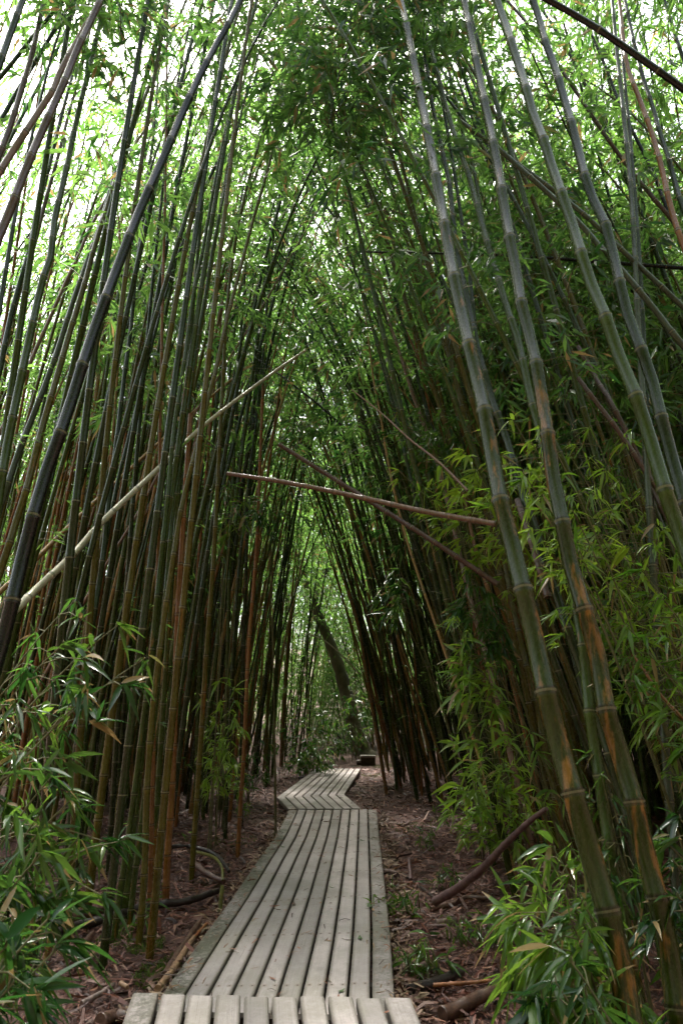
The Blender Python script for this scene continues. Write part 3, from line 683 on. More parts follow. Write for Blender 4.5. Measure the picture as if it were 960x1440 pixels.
while n_ind < 238 and tries < 60000:
    tries += 1
    side = -1 if random.random() < .54 else 1
    y = 5.0 + 14.5 * random.random() ** 1.15
    e = random.random() ** 1.6 * 5.2
    x = edge_left(y) - e if side < 0 else edge_right(y) + e
    if side > 0 and y < 6.5 and x < 2.6: continue
    if abs(x) > .5 * y + .6: continue
    if not free(x, y, .16 + .012 * y): continue
    occupied.append((x, y)); n_ind += 1
    colr = pick_color(side, y)
    leafy = e > 2.2 and random.random() < (.15 if side < 0 else .3)
    pi = random.randrange(9, 12) if leafy else random.randrange(9)
    sc = random.uniform(.82, 1.18)
    tilt = min(8.5, max(-2, random.gauss(3.0, 3.0))) if side < 0 else min(15, max(3, random.gauss(9.5, 3.5)))
    if y < 8.5 and colr in ('tan', 'rusty brown'): colr = random.choice(('green', 'olive', 'dark green'))
    az = (0 if side < 0 else math.pi) + random.gauss(0, .55)
    root = empty('bamboo', (x, y, float(terrain(x, y)) - .03))
    root.rotation_euler = (random.gauss(0, R(2)), R(tilt) * (1 if side < 0 else -1), 0)
    cm, fm = PROTO[pi][0], PROTO[pi][1]
    a = link('culm', cm, root, jitter(COLORS[colr])); a.rotation_euler = (0, 0, az)
    thick = random.choice(('slim', 'medium', 'stout')); ts = {'slim': .78, 'medium': 1.0, 'stout': 1.22}[thick]
    a.scale = (1, 1, 1); root.scale = (sc, sc, sc)
    # thickness comes with the size of the whole plant
    thick = 'short' if sc < .94 else 'tall' if sc > 1.06 else 'mid height'
    if not (colr in ('tan', 'rusty brown') or (side < 0 and random.random() < .25) or (e < 1.5 and random.random() < .5)):     # dead culms stand bare
        b = link('foliage', fm, root); b.rotation_euler = (0, 0, az)
    dw = depth_word(y); row = 'front rows' if e < 1.2 else 'inner rows'
    ang = 'leaning' if abs(tilt) > 6.5 else 'upright'
    sd_ = 'left' if side < 0 else 'right'
    lab = f"{thick} {ang} {colr} bamboo, {row} of the {sd_} stand, {ENDING[dw]}"
    if leafy: lab = f"{thick} {ang} {colr} bamboo, leafy low down, {sd_} stand, {ENDING[dw]}"
    tag(root, lab, 'bamboo', lab)

# the rest of the forest, as one mass
def xform(arr, M, loc, tint=None):
    v, q, uv, t, m, sm = arr
    return [v @ M.T + loc, q, uv, t if tint is None else np.tile(np.array(tint), (len(q), 1)), m, sm]
def rot(rx, ry, rz):
    cx, sx, cy_, sy, cz, sz = math.cos(rx), math.sin(rx), math.cos(ry), math.sin(ry), math.cos(rz), math.sin(rz)
    Rx = np.array([[1, 0, 0], [0, cx, -sx], [0, sx, cx]]); Ry = np.array([[cy_, 0, sy], [0, 1, 0], [-sy, 0, cy_]]); Rz = np.array([[cz, -sz, 0], [sz, cz, 0], [0, 0, 1]])
    return Rx @ Ry @ Rz
parts = []
def add_mass(x, y, side, leaf_keep, low, size=None, colr=None):
    pi = random.randrange(9, 12) if low else random.randrange(9)
    tilt = random.gauss(4, 4) if side < 0 else random.gauss(9, 5)
    az = (0 if side < 0 else math.pi) + random.gauss(0, .7)
    M = rot(random.gauss(0, R(3)), R(tilt) * (1 if side < 0 else -1), az) * (size or random.uniform(.8, 1.2))
    loc = np.array([x, y, float(terrain(x, y)) - .05])
    parts.append(xform(PROTO[pi][2], M, loc, jitter(COLORS[colr or pick_color(side, y)])[:3]))
    a = list(xform(PROTO[pi][3], M, loc)); a[4] = a[4] + 1
    nq = len(a[1]); keep = np.where(rng.random(nq) < leaf_keep)[0]
    vi, inv = np.unique(a[1][keep].ravel(), return_inverse=True)
    a = [a[0][vi], inv.reshape(-1, 4), a[2][keep], a[3][keep], a[4][keep], a[5][keep]]
    parts.append(a)
cnt = 0
while cnt < 300:                # thin culms crowding in behind the front rows
    y = random.uniform(9, 22); side = -1 if random.random() < .42 else 1
    x = edge_left(y) - .5 - random.random() * 4 if side < 0 else edge_right(y) + .2 + random.random() ** 1.3 * 3.5
    add_mass(x, y, side, .06, False, random.uniform(.7, 1.0)); cnt += 1
cnt = 0
while cnt < 70:                 # low leafy growth closing the view at the path end
    y = random.uniform(17.5, 25); x = random.choice((-1, 1)) * random.uniform(1.9, 8)
    add_mass(x, y, -1 if x < 0 else 1, .8, True, random.uniform(.16, .36)); cnt += 1
cnt = 0
while cnt < 50:
    y = random.uniform(25, 30); x = random.uniform(-4, 4)
    add_mass(x, y, -1 if x < 0 else 1, .8, True, random.uniform(.2, .5)); cnt += 1
cnt = 0
while cnt < 80:                 # dark culms on both sides of the path end
    y = random.uniform(18.5, 27); x = random.choice((random.uniform(-4.5, -1.0), random.uniform(1.5, 5)))
    add_mass(x, y, -1 if x < 0 else 1, .3, False, random.uniform(.7, 1.0), random.choice(('dark green', 'green', 'olive'))); cnt += 1
cnt = 0
while cnt < 30:                 # tall crowns high on the right
    y = random.uniform(8, 13); x = random.uniform(4.2, 10)
    add_mass(x, y, 1, 1.0, False, random.uniform(.85, 1.2)); cnt += 1
cnt = 0
while cnt < 90:                 # unseen culms added behind the viewer to block light
    y = random.uniform(-9, -1.6); x = random.uniform(-7, 7)
    if x * x + y * y < 4: continue
    add_mass(x, y, -1 if x < 0 else 1, 1.0, False); cnt += 1
cnt = 0
while cnt < 90:                 # tall culms closing the view beyond the path end
    y = random.uniform(24.5, 36); x = random.uniform(-7, 7)
    add_mass(x, y, -1 if x < 0 else 1, .7, random.random() < .6); cnt += 1
cnt = 0
while cnt < 190:                # pale and tan culms far back on the left
    y = random.uniform(9.5, 22); x = edge_left(y) - 1.0 - random.random() * 8
    if abs(x) > .56 * y + .5: continue
    add_mass(x, y, -1, .04, False, random.uniform(.8, 1.1), random.choice(('tan', 'tan', 'olive', 'green', 'rusty brown'))); cnt += 1
cnt = 0
while cnt < 170:                # the leafy depth of the right side
    y = random.uniform(5.5, 20); x = edge_right(y) + (3.4 if y < 8 else 1.8) + random.random() * 8
    if abs(x) > .6 * y + 2.5: continue
    add_mass(x, y, 1, .75, x - edge_right(y) > 3.2 and random.random() < .75); cnt += 1
cnt = 0
while cnt < 560:                # behind and beyond the individuals
    y = random.uniform(8, 40); side = -1 if random.random() < .54 else 1
    if y < 21:
        x = edge_left(y) - 3.2 - random.random() * 6 if side < 0 else edge_right(y) + 3.2 + random.random() * 6
    else:
        x = side * random.random() * 15
    if abs(x) > .58 * y + 1.5: continue
    if y < 25 and -1.8 < x < 1.8: continue
    add_mass(x, y, side, (.62 if side > 0 else .36) if y < 24 else (.4 if side > 0 else .28), random.random() < .3); cnt += 1
cnt = 0
while cnt < 330:                # the rest of the wood around, which shades the floor
    y = random.uniform(-14, 34); side = random.choice((-1, 1))
    x = side * random.uniform(2.2 if y > -4 else .2, 19)
    if abs(x) < .56 * y + 1.2 or (x > 0 and -1.5 < y < 8 and x < 6): continue
    add_mass(x, y, side, .9 if side > 0 or y < 4 else .35, random.random() < .3); cnt += 1
cnt = 0
while cnt < 240:                # low leafy growth far back
    y = random.uniform(20, 42); x = random.uniform(-.58, .58) * y
    if y < 25 and -1.8 < x < 1.8: continue
    add_mass(x, y, random.choice((-1, 1)), .7, True, random.uniform(.25, .55)); cnt += 1
v, qq, uv, tt, mm, sm = [], [], [], [], [], []; n0 = 0
for a in parts:
    v.append(a[0]); qq.append(a[1] + n0); n0 += len(a[0]); uv.append(a[2]); tt.append(a[3]); mm.append(a[4]); sm.append(a[5])
me = mesh_np('bamboo_thicket', [M_CULM_MASS, M_LEAF, M_TWIG], *[np.concatenate(z) for z in (v, qq, uv, tt, mm, sm)])
tag(link('bamboo_thicket', me), 'dense mass of further bamboo behind the stands on both sides', 'bamboo thicket', kind='stuff')
del parts, v, qq, uv, tt, mm, sm

# ------------------------------------------------------------------ broken poles hanging across the path
def pole(label, pts, dia, colr, taper=.3, name='broken_pole', inter=.38, group=None):
    P = catmull([at_y(px, py, Y) for px, py, Y in pts], 6)
    o = MB(); culm_mesh(o, P - P[0], dia, taper, sides=12, inter=inter)
    ob = link(name, o.mesh(name, [M_CULM]), None, COLORS[colr]); ob.location = P[0]
    return tag(ob, label, 'bamboo pole', group)
pole('brown broken pole with a cut end, hanging almost level across the path', [(697, 737, 5.6), (600, 720, 5.9), (500, 698, 6.2), (400, 678, 6.5), (320, 666, 6.8)], .052, 'pinkish brown', .15)
pole('dark broken pole slanting down to the right under the level brown one', [(700, 822, 6.0), (610, 762, 6.2), (520, 705, 6.5), (450, 661, 6.7), (392, 625, 6.8)], .052, 'purplish brown', .1)
pole('long pale smooth pole leaning up to the right across the left stand', [(-14, 893, 4.8), (22, 858, 5.0), (50, 830, 5.2), (105, 778, 5.5), (147, 731, 5.8), (240, 643, 6.4), (287, 598, 6.8), (365, 538, 7.3), (430, 492, 7.8)], .060, 'pale', .5)
pole('thinner pale pole leaning parallel above the long pale one in the left stand', [(-10, 842, 6.8), (52, 785, 7.2), (110, 728, 7.6), (172, 670, 8.0), (230, 617, 8.4), (300, 555, 8.9), (362, 504, 9.5)], .055, 'tan', .5)
pole('thin dark pole lying level high across the right side of the path', [(1000, 380, 6.4), (880, 371, 6.7), (725, 360, 7.0), (600, 356, 7.4), (507, 354, 7.8)], .045, 'near black', .5)
pole('thin pinkish twig slanting down to the right above the bright leaf spray', [(657, 690, 5.4), (617, 650, 5.6), (575, 617, 5.8), (535, 580, 6.0), (488, 543, 6.2)], .022, 'pinkish brown', .5, 'dead_branch')
pole('brown pole slanting through the leaves at the right, upper of two close together', [(985, 830, 4.9), (890, 628, 5.2), (855, 560, 5.3), (842, 540, 5.4), (812, 487, 5.5)], .045, 'purplish brown', .1)
pole('brown pole slanting through the leaves at the right, lower of two close together', [(990, 790, 4.8), (880, 622, 5.0), (835, 562, 5.1), (798, 512, 5.2)], .04, 'purplish brown', .1)
pole('thin dark slanting pole high between the two sides of the path', [(500, 345, 10), (470, 305, 10), (430, 255, 10.2), (390, 205, 10.4)], .05, 'near black', .3)
pole('thin dark pole slanting down right from the bright gap over the path', [(480, 598, 10.5), (445, 567, 10.6), (400, 532, 10.8), (362, 505, 11)], .04, 'near black', .3)
pole('thin purple red cane slanting through the dark right side', [(985, 1035, 4.0), (930, 980, 4.1), (900, 935, 4.2), (868, 895, 4.3)], .02, 'rusty brown', .3, 'dead_branch')
pole('brown broken culm leaning behind the thickest orange patched culm', [(770, 840, 4.6), (752, 778, 4.7), (738, 735, 4.8), (722, 690, 4.9)], .05, 'purplish brown', .1)
pole('thin pale arched cane in front of the leaning tree trunk', [(505, 948, 15), (480, 921, 15), (455, 900, 15), (432, 891, 15)], .035, 'pale', .3, 'dead_branch')

# ------------------------------------------------------------------ leaning tree at the end of the path
tb = at_z(508, 1061, 0.0)
def tp(px, py): return at_y(px, py, tb[1])
P = catmull([tp(512, 1068), tp(503, 1040), tp(494, 1005), tp(484, 965), tp(472, 925), tp(456, 885), tp(440, 845), tp(422, 800), tp(400, 740)], 6) 
root = tag(empty('leaning_tree', P[0]), 'thick dark tree trunk leaning left at the far end of the boardwalk', 'tree')
m1 = MB(); rr = np.interp(np.linspace(0, 1, len(P)), [0, .05, .12, .5, 1], [.46, .33, .27, .19, .10]); rr = rr * (1 + .08 * np.sin(np.arange(len(P)) * 1.7))
tube(m1, P - P[0], rr, 14)
trunk = link('trunk', m1.mesh('trunk', [M_BARK]), root)
for (ax, bx) in (((440, 845), (470, 760)), ((456, 885), (425, 830)), ((422, 800), (380, 720))):
    a_, b_ = tp(*ax), tp(*bx) + np.array([0, 1.0, 0]); ml_ = MB()
    tube(ml_, np.linspace(a_, b_, 6) - P[0] + np.random.default_rng(3).normal(size=(6, 3)) * .04, np.linspace(.11, .04, 6), 8)
    link('limb', ml_.mesh('limb', [M_BARK]), trunk)
m2 = MB(); n = 5000
cen = np.array([tp(400, 740), tp(470, 760), tp(380, 720), tp(425, 825)])
ci = rng.integers(0, 4, n); pp = cen[ci] + rng.normal(size=(n, 3)) * np.array([1.0, .9, .8]) - P[0]
leaves_far(m2, pp, rng.normal(size=(n, 3)) + np.array([0, 0, -.6]), rng.uniform(.09, .17, n), rng.uniform(.03, .05, n), np.stack([rng.random(n), rng.random(n) * .9, rng.random(n)], 1))
link('crown', m2.mesh('crown', [M_LEAF]), root)

# ------------------------------------------------------------------ leafy new bamboo growth
def leafy_plant(label, base, tips, clusters=9, per=7, ll=.15, tint=(.3, .2), name='bamboo_shoot_plant', group=None, start=.35, spread=.22, droop=.5, flat=.7, hang=.45, lit=False):
    """base (x, y) on the ground, tips 3-D points; thin arching stems, side twigs with leaf fans"""
    bz = float(terrain(*base)); B0 = np.array([base[0], base[1], bz])
    root = tag(empty(name, B0), label, 'plant', group)
    mf = MB()
    for tip in tips:
        tip = np.array(tip, float); off = B0 + np.array([random.uniform(-.12, .12), random.uniform(-.12, .12), 0])
        h = tip[2] - bz; mid = off + (tip - off) * .45 + np.array([0, 0, h * .28])
        t = np.linspace(0, 1, 14)[:, None]
        C = off * (1 - t) ** 2 + 2 * mid * t * (1 - t) + tip * t * t
        ms = MB(); tube(ms, C - B0, np.linspace(.009, .003, 14), 6)
        link('stem', ms.mesh('stem', [M_TWIG]), root)
        L = arclen(C)[-1]; bp, bd = [], []
        hd = tip - off; hd[2] = 0; hd = hd / (np.linalg.norm(hd) + 1e-6)
        for k in range(clusters):
            u = 1 - (1 - start) * ((k + random.random() * .6) / clusters)
            c = resample(C, np.array([u * L]))[0]
            a = random.uniform(0, 6.28); d = np.array([math.cos(a), math.sin(a), random.uniform(-.2, .5)]) * .8 + hd * .5
            e = c + d * random.uniform(.3, 1.0) * spread + np.array([0, 0, -.02])
            if k == 0: e = tip
            tube(mf, np.stack([c, (c + e) / 2 + np.array([0, 0, .02]), e]) - B0, [.0035, .003, .002], 4, None, .5, 1, caps=False)
            bp.append(e - B0); bd.append(d)
        bp, bd = np.array(bp), np.array(bd); n_ = len(bp); rep = np.repeat(np.arange(n_), per)
        D = bd[rep] * .9 + rng.normal(size=(len(rep), 3)) * .6 + np.array([0, 0, -hang])
        Lv = ll * rng.uniform(.5, 1.2, len(rep)) * np.repeat(rng.uniform(.65, 1.25, n_), per); W = Lv * rng.uniform(.13, .19, len(rep))
        tn = tint[0] + np.repeat(rng.normal(size=n_) * tint[1], per) + rng.normal(size=len(rep)) * .08
        t3 = np.stack([np.clip(tn, 0, 1), rng.uniform(0, .975, len(rep)), np.full(len(rep), .5)], 1)
        leaves_near(mf, bp[rep] + rng.normal(size=(len(rep), 3)) * .012, D, Lv, W, t3, 0, flat)
    link('foliage', mf.mesh('foliage', [M_LEAF_LIT if lit else M_LEAF_NEAR, M_TWIG]), root)
    return root
def tips_px(lst): return [at_y(*t) for t in lst]
def gxy(px, py): p = at_z(px, py, 0); return (float(p[0]), float(p[1]))
# left foreground
leafy_plant('leafy bamboo plant in the left foreground with glossy drooping leaf fans at its top', (-2.3, 3.3), tips_px([(205, 925, 3.6), (118, 985, 3.5), (165, 880, 3.8), (90, 905, 3.4), (105, 845, 4.2), (40, 940, 3.3)]), 11, 7, .16, (.35, .25), spread=.24, start=.5)
leafy_plant('dark leafy bamboo plant low at the left edge in front of the others', (-1.75, 2.55), tips_px([(30, 1060, 2.8), (90, 1010, 3.2), (20, 1150, 2.6), (60, 1200, 2.7), (-10, 1010, 3.0), (10, 1290, 2.5)]), 11, 7, .15, (.14, .15), spread=.24, start=.3)
leafy_plant('bright green leafy sprig at the left, below the glossy leaf fans', (-1.75, 3.0), tips_px([(100, 1125, 3.1), (75, 1090, 3.2), (110, 1180, 3.0), (60, 1140, 3.0), (145, 1190, 3.2)]), 14, 8, .15, (.45, .2), spread=.22, start=.4)
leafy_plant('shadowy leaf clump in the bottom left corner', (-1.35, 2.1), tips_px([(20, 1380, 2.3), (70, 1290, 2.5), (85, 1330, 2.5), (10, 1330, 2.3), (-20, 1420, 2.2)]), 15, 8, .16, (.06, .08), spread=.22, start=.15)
# left middle
leafy_plant('pale leafy sprig between the dark culms left of the path', gxy(310, 1165), tips_px([(322, 955, 8.0), (310, 985, 8.1), (330, 1010, 8.0), (295, 1040, 8.0), (315, 1075, 8.2)]), 14, 7, .15, (.4, .2), spread=.28, start=.3, lit=True)
leafy_plant('low leafy sprig at the foot of the culms left of the far path', gxy(352, 1125), tips_px([(350, 1060, 11.5), (375, 1085, 11.5), (335, 1090, 11), (365, 1040, 12)]), 9, 6, .16, (.3, .2), spread=.3, start=.2)
leafy_plant('blue green round bush where the path bends away', gxy(436, 1088), tips_px([(432, 985, 17), (415, 1010, 16.8), (450, 1000, 17), (440, 1030, 16.5), (410, 1050, 16.5), (455, 1045, 16.5), (428, 1065, 16.3), (446, 1070, 16.3), (420, 990, 17)]), 16, 8, .20, (.22, .15), name='bush', spread=.5, start=.1)
leafy_plant('green bush at the foot of the leaning tree', gxy(500, 1070), tips_px([(490, 965, 19.5), (478, 985, 19.5), (505, 975, 20), (512, 1000, 19.5), (470, 1010, 19.5)]), 14, 8, .20, (.35, .2), name='bush', spread=.5, start=.2)
leafy_plant('dark low bush left of the leaning tree', gxy(470, 1068), tips_px([(462, 1020, 20), (475, 1030, 20), (468, 1045, 20), (455, 1035, 20.5)]), 14, 8, .20, (.15, .1), name='bush', spread=.5, start=.1)
# hanging in the middle of the opening
leafy_plant('pale drooping leaf tuft left of the level broken pole', (-1.55, 8.9), tips_px([(330, 683, 8.6), (345, 700, 8.7), (318, 690, 8.6)]), 7, 8, .2, (.4, .15), spread=.28, start=.85, hang=.9)
leafy_plant('blue green drooping leaf tuft hanging just under the level broken pole', (-.95, 9.6), tips_px([(372, 706, 8.4), (378, 716, 8.4)]), 6, 8, .2, (.3, .1), spread=.22, start=.9, hang=1.0)
# right
leafy_plant('bright yellow green leaf spray reaching left from behind the thickest culm', (2.6, 6.4), tips_px([(560, 662, 6.6), (590, 690, 6.5), (620, 655, 6.3), (645, 690, 6.2), (665, 668, 6.1), (690, 700, 5.9), (650, 635, 6.3), (690, 650, 6.0)]), 10, 7, .17, (.75, .2), spread=.28, start=.72, lit=True)
leafy_plant('bright leaves around the thickest culm at the height of the broken pole', (2.2, 4.3), tips_px([(720, 590, 4.4), (745, 620, 4.3), (705, 640, 4.4), (735, 665, 4.2), (750, 700, 4.2), (760, 600, 4.4)]), 9, 7, .14, (.55, .2), spread=.26, start=.7, lit=True)
leafy_plant('large yellow green leaf mass between the orange streaked culm and the right edge', (2.6, 4.9), tips_px([(800, 640, 5.0), (830, 600, 5.2), (850, 660, 5.0), (880, 620, 5.2), (820, 690, 4.8), (860, 720, 4.8), (900, 690, 5.0), (840, 750, 4.7), (880, 770, 4.6), (800, 740, 4.7), (920, 740, 4.8), (830, 800, 4.6), (870, 830, 4.5), (790, 790, 4.7)]), 12, 7, .14, (.5, .22), spread=.38, start=.6, lit=True)
leafy_plant('darker leaf mass below the yellow green one near the right edge', (2.75, 4.2), tips_px([(900, 800, 4.3), (930, 840, 4.2), (880, 880, 4.2), (950, 780, 4.4), (910, 920, 4.1), (940, 900, 4.1), (850, 880, 4.4), (890, 950, 4.0), (950, 960, 3.9)]), 13, 7, .14, (.2, .2), spread=.3, start=.45, lit=True)
leafy_plant('silvery dark leaves hanging high between the thick culms at the right', (2.9, 5.8), tips_px([(790, 480, 5.8), (820, 430, 6.0), (770, 520, 5.8), (830, 520, 5.7), (850, 570, 5.6), (800, 560, 5.7), (760, 440, 6.0), (900, 560, 5.4)]), 13, 7, .14, (.32, .18), spread=.42, start=.6, hang=.7)
leafy_plant('silvery leaf tuft drooping before the fan of dark culms over the path', (1.9, 7.7), tips_px([(590, 585, 7.2), (620, 575, 7.2), (570, 600, 7.3), (640, 590, 7.2), (610, 605, 7.1), (560, 580, 7.4)]), 11, 8, .17, (.25, .12), spread=.32, start=.85, hang=.8)
leafy_plant('blue green leaf tuft hanging before dark culms right of the path, upper one', (2.0, 6.6), tips_px([(660, 800, 6.3), (675, 825, 6.2), (655, 840, 6.2), (680, 850, 6.2), (665, 870, 6.1)]), 10, 8, .16, (.2, .1), spread=.22, start=.8, hang=.9)
leafy_plant('pale green leaf tuft hanging before dark culms right of the path, lower one', (2.1, 6.4), tips_px([(640, 870, 6.0), (650, 910, 5.9), (665, 930, 5.9), (645, 945, 5.9)]), 9, 7, .17, (.3, .15), spread=.22, start=.75, hang=.5, lit=True)
leafy_plant('small silvery leaf tuft among the dark fan of culms', (1.6, 8.6), tips_px([(555, 815, 8.1), (545, 835, 8.1), (560, 800, 8.2)]), 8, 7, .18, (.3, .12), spread=.25, start=.85, hang=.9)
leafy_plant('upright bright new shoot with long blades right of the path', gxy(690, 1215), tips_px([(690, 1020, 5.6), (660, 1040, 5.7), (715, 1040, 5.5), (745, 1030, 5.4), (675, 1080, 5.8), (650, 1110, 5.9), (720, 1090, 5.5)]), 11, 6, .18, (.3, .2), spread=.28, start=.35, hang=.1, lit=True)
leafy_plant('leafy green clump spreading beside the arched dead branch', gxy(735, 1240), tips_px([(655, 1140, 6.6), (680, 1155, 6.5), (700, 1130, 6.4), (650, 1165, 6.7), (740, 1120, 6.0), (770, 1110, 5.8)]), 9, 7, .15, (.25, .2), spread=.28, start=.3, hang=.3, lit=True)
leafy_plant('glossy leafy clump under the arched dead branch at the right', (1.5, 3.75), tips_px([(775, 1190, 4.0), (770, 1210, 3.9), (800, 1190, 3.8), (760, 1250, 3.7), (735, 1245, 3.9)]), 11, 7, .16, (.65, .25), spread=.24, start=.3, hang=.4)
leafy_plant('big drooping glossy leaf clump at the lower right, tips almost on the litter', (1.18, 3.15), tips_px([(760, 1270, 3.2), (790, 1255, 3.1), (740, 1300, 3.2), (800, 1290, 3.0), (775, 1320, 3.0), (820, 1270, 3.1), (755, 1340, 3.05)]), 12, 8, .17, (.6, .25), spread=.2, start=.3, hang=.8)
leafy_plant('dark glossy leaf clump at the bottom right corner of the view', (1.1, 2.75), tips_px([(780, 1380, 2.75), (820, 1390, 2.7), (840, 1420, 2.65), (760, 1400, 2.8), (800, 1350, 2.8)]), 9, 7, .16, (.22, .14), spread=.18, start=.2, hang=.5)
leafy_plant('glossy leaf fans low at the right edge behind the orange streaked culm', (2.05, 3.5), tips_px([(945, 1210, 3.4), (930, 1180, 3.5), (955, 1150, 3.6), (910, 1240, 3.5), (950, 1260, 3.3), (920, 1280, 3.4)]), 9, 7, .15, (.28, .15), spread=.2, start=.35)
leafy_plant('small leaf sprigs between the two orange patched culms', (1.55, 4.1), tips_px([(845, 1090, 4.1), (830, 1060, 4.2), (860, 1120, 4.0), (850, 1180, 4.0), (855, 1230, 3.9)]), 6, 5, .13, (.4, .15), spread=.16, start=.5)
# small sprouts on the litter
for (px, py, lab) in ((600, 1195, 'tiny sprout with three blades on the litter right of the path bend'), (620, 1165, 'tiny grassy sprout before the dark right culms'), (540, 1290, 'tiny yellowish sprout next to the right boardwalk edge'),
                      (575, 1285, 'low yellow green grass tuft right of the boardwalk'), (610, 1370, 'small blade sprout near the bottom sticks at the right'), (570, 1375, 'small dark sprout close to the step at the right'),
                      (650, 1320, 'small sprout in front of the glossy leaf clump'), (190, 1310, 'small fresh sprout at the foot of the front clump'), (690, 1330, 'broad bladed sprout under the big drooping clump'), (625, 1250, 'little sprout between the short sticks at the right'), (340, 1150, 'low green sprout between the dark culms at the left')):
    x, y = gxy(px, py); z = float(terrain(x, y))
    leafy_plant(lab, (x, y), [(x + random.uniform(-.12, .12), y + random.uniform(-.1, .1), z + random.uniform(.1, .22)) for _ in range(4)], 3, 5, .12, (.5, .2), name='sprout', spread=.08, start=.3, hang=.0, group='small sprouts on the forest floor')

# ------------------------------------------------------------------ dead sticks on the ground
STICK_C = {'brown': (.10, .055, .04), 'tan': (.34, .22, .14), 'dark': (.03, .022, .02), 'grey': (.20, .15, .14), 'orange': (.30, .12, .05), 'purple': (.13, .08, .085), 'mossy': (.12, .13, .025)}
def stick(label, pts, dia, c, z0=None, name='dead_stick', lift=None):
    """pts: image points on the ground, optional lift heights"""
    P = []
    for i_, (px, py) in enumerate(pts):
        h = (lift[i_] if lift else 0) + dia * .42 + .012
        p = at_z(px, py, h); h2 = float(terrain(p[0], p[1])) + h; P.append(at_z(px, py, h2))
    P = catmull(P, 5); n = len(P)
    o = MB(); culm_mesh(o, P - P[0] + np.random.default_rng(len(label)).normal(size=(n, 3)) * dia * .04, dia * .95, .25, length=max(.3, arclen(P)[-1]), sides=10, inter=.3, tint=np.array(STICK_C[c]))
    ob = link(name, o.mesh(name, [M_STICK]), None); ob.location = P[0]
    return tag(ob, label, 'stick', 'dead sticks lying on the forest floor')
def branch(label, pts, dia, c):
    P = catmull([at_y(*p) for p in pts], 5); n = len(P)
    o = MB(); culm_mesh(o, P - P[0], dia, .6, length=arclen(P)[-1], sides=10, inter=.34, tint=np.array(STICK_C[c]))
    ob = link('dead_branch', o.mesh('dead_branch', [M_STICK])); ob.location = P[0]
    return tag(ob, label, 'branch', 'dead sticks lying on the forest floor')
branch('arched purplish dead branch with a thin torn tip, right of the boardwalk', [(611, 1268, 6.35), (645, 1248, 6.1), (680, 1219, 5.75), (712, 1185, 5.4), (745, 1154, 5.15), (768, 1137, 4.9)], .072, 'purple')
stick('crooked brown stick just below the arched dead branch', [(605, 1279), (640, 1270), (655, 1262), (690, 1263)], .05, 'brown')
stick('pale grey short log lying below the crooked brown stick', [(612, 1297), (640, 1294), (662, 1290)], .05, 'grey')
stick('bright orange brown stick near the bottom right', [(607, 1385), (650, 1383), (690, 1379)], .028, 'orange', lift=[.02, .03, .04])
stick('thick dark brown log at the bottom right of the boardwalk step', [(622, 1426), (665, 1407), (715, 1386)], .085, 'brown', lift=[0, .02, .05])
stick('thick dark log pointing at the boardwalk from the right, behind the orange stick', [(575, 1394), (620, 1378), (660, 1362)], .07, 'dark')
stick('dark log lying along the bottom right behind the thick brown one', [(690, 1390), (740, 1372), (770, 1360)], .07, 'dark')
stick('purple grey broken stub at the right boardwalk edge', [(538, 1225), (550, 1227), (560, 1232)], .06, 'purple')
stick('short upright dark stub near the right boardwalk edge', [(577, 1238), (576, 1222), (575, 1205)], .045, 'purple', lift=[0, .06, .12])
stick('thin orange twig right of the boardwalk, above the purple stub', [(552, 1223), (568, 1215), (582, 1209)], .02, 'orange')
stick('thin straw coloured twig slanting right of the boardwalk', [(562, 1242), (580, 1250), (595, 1256)], .015, 'tan')
stick('long thin brown stick lying along the right boardwalk edge', [(552, 1222), (545, 1200), (535, 1172)], .03, 'brown')
stick('short tan stick on the litter by the right stand', [(565, 1176), (580, 1172)], .02, 'tan')
stick('brown log before the dark right culms, half in litter', [(612, 1264), (585, 1243), (565, 1228)], .03, 'dark')
stick('long dark log lying across the left litter behind the front clump', [(60, 1322), (105, 1303), (150, 1292), (190, 1278), (260, 1268), (308, 1252)], .075, 'dark', lift=[.03] * 6)
stick('second dark log lying across the left litter, nearer the edge', [(70, 1300), (120, 1285), (160, 1275)], .09, 'brown', lift=[.06, .05, .02])
stick('dark fallen stick in the left litter further back', [(205, 1218), (245, 1190), (300, 1200), (322, 1226)], .05, 'dark', lift=[.03, .1, .1, .02])
stick('thick brown broken stick bent down beside the boardwalk', [(270, 1212), (290, 1228), (315, 1240)], .065, 'brown', lift=[.08, .06, .02])
stick('curved olive cane bending to the mossy stub at the left of the boardwalk', [(275, 1198), (300, 1205), (312, 1220), (313, 1238)], .035, 'mossy', lift=[.08, .14, .12, .05])
stick('mossy yellow green stub standing against the left boardwalk edge', [(309, 1285), (311, 1265), (313, 1245)], .04, 'mossy', lift=[.0, .10, .2])
stick('split tan bamboo stave leaning on the left boardwalk edge', [(222, 1392), (245, 1360), (272, 1318)], .05, 'tan', lift=[.05, .06, .04])
stick('reddish brown split stave beside the tan one at the left boardwalk edge', [(232, 1372), (255, 1335), (281, 1296)], .055, 'brown', lift=[.04, .05, .04])
stick('thin reddish split stave nearest the mossy stub', [(248, 1352), (270, 1322), (292, 1298)], .03, 'orange', lift=[.04, .05, .04])
stick('straight tan stick in the left litter, pointing at the front clump', [(112, 1366), (132, 1340), (154, 1313)], .035, 'tan', lift=[.02, .03, .04])
stick('short thick brown stick left of the straight tan one', [(103, 1358), (115, 1335), (130, 1313)], .06, 'brown')
stick('pale broken splinter in the left litter near the step', [(115, 1412), (145, 1395), (168, 1379)], .035, 'grey', lift=[.01, .03, .03])
stick('brown splinter touching the corner of the raised deck', [(170, 1382), (188, 1396)], .03, 'tan', lift=[.03, .02])
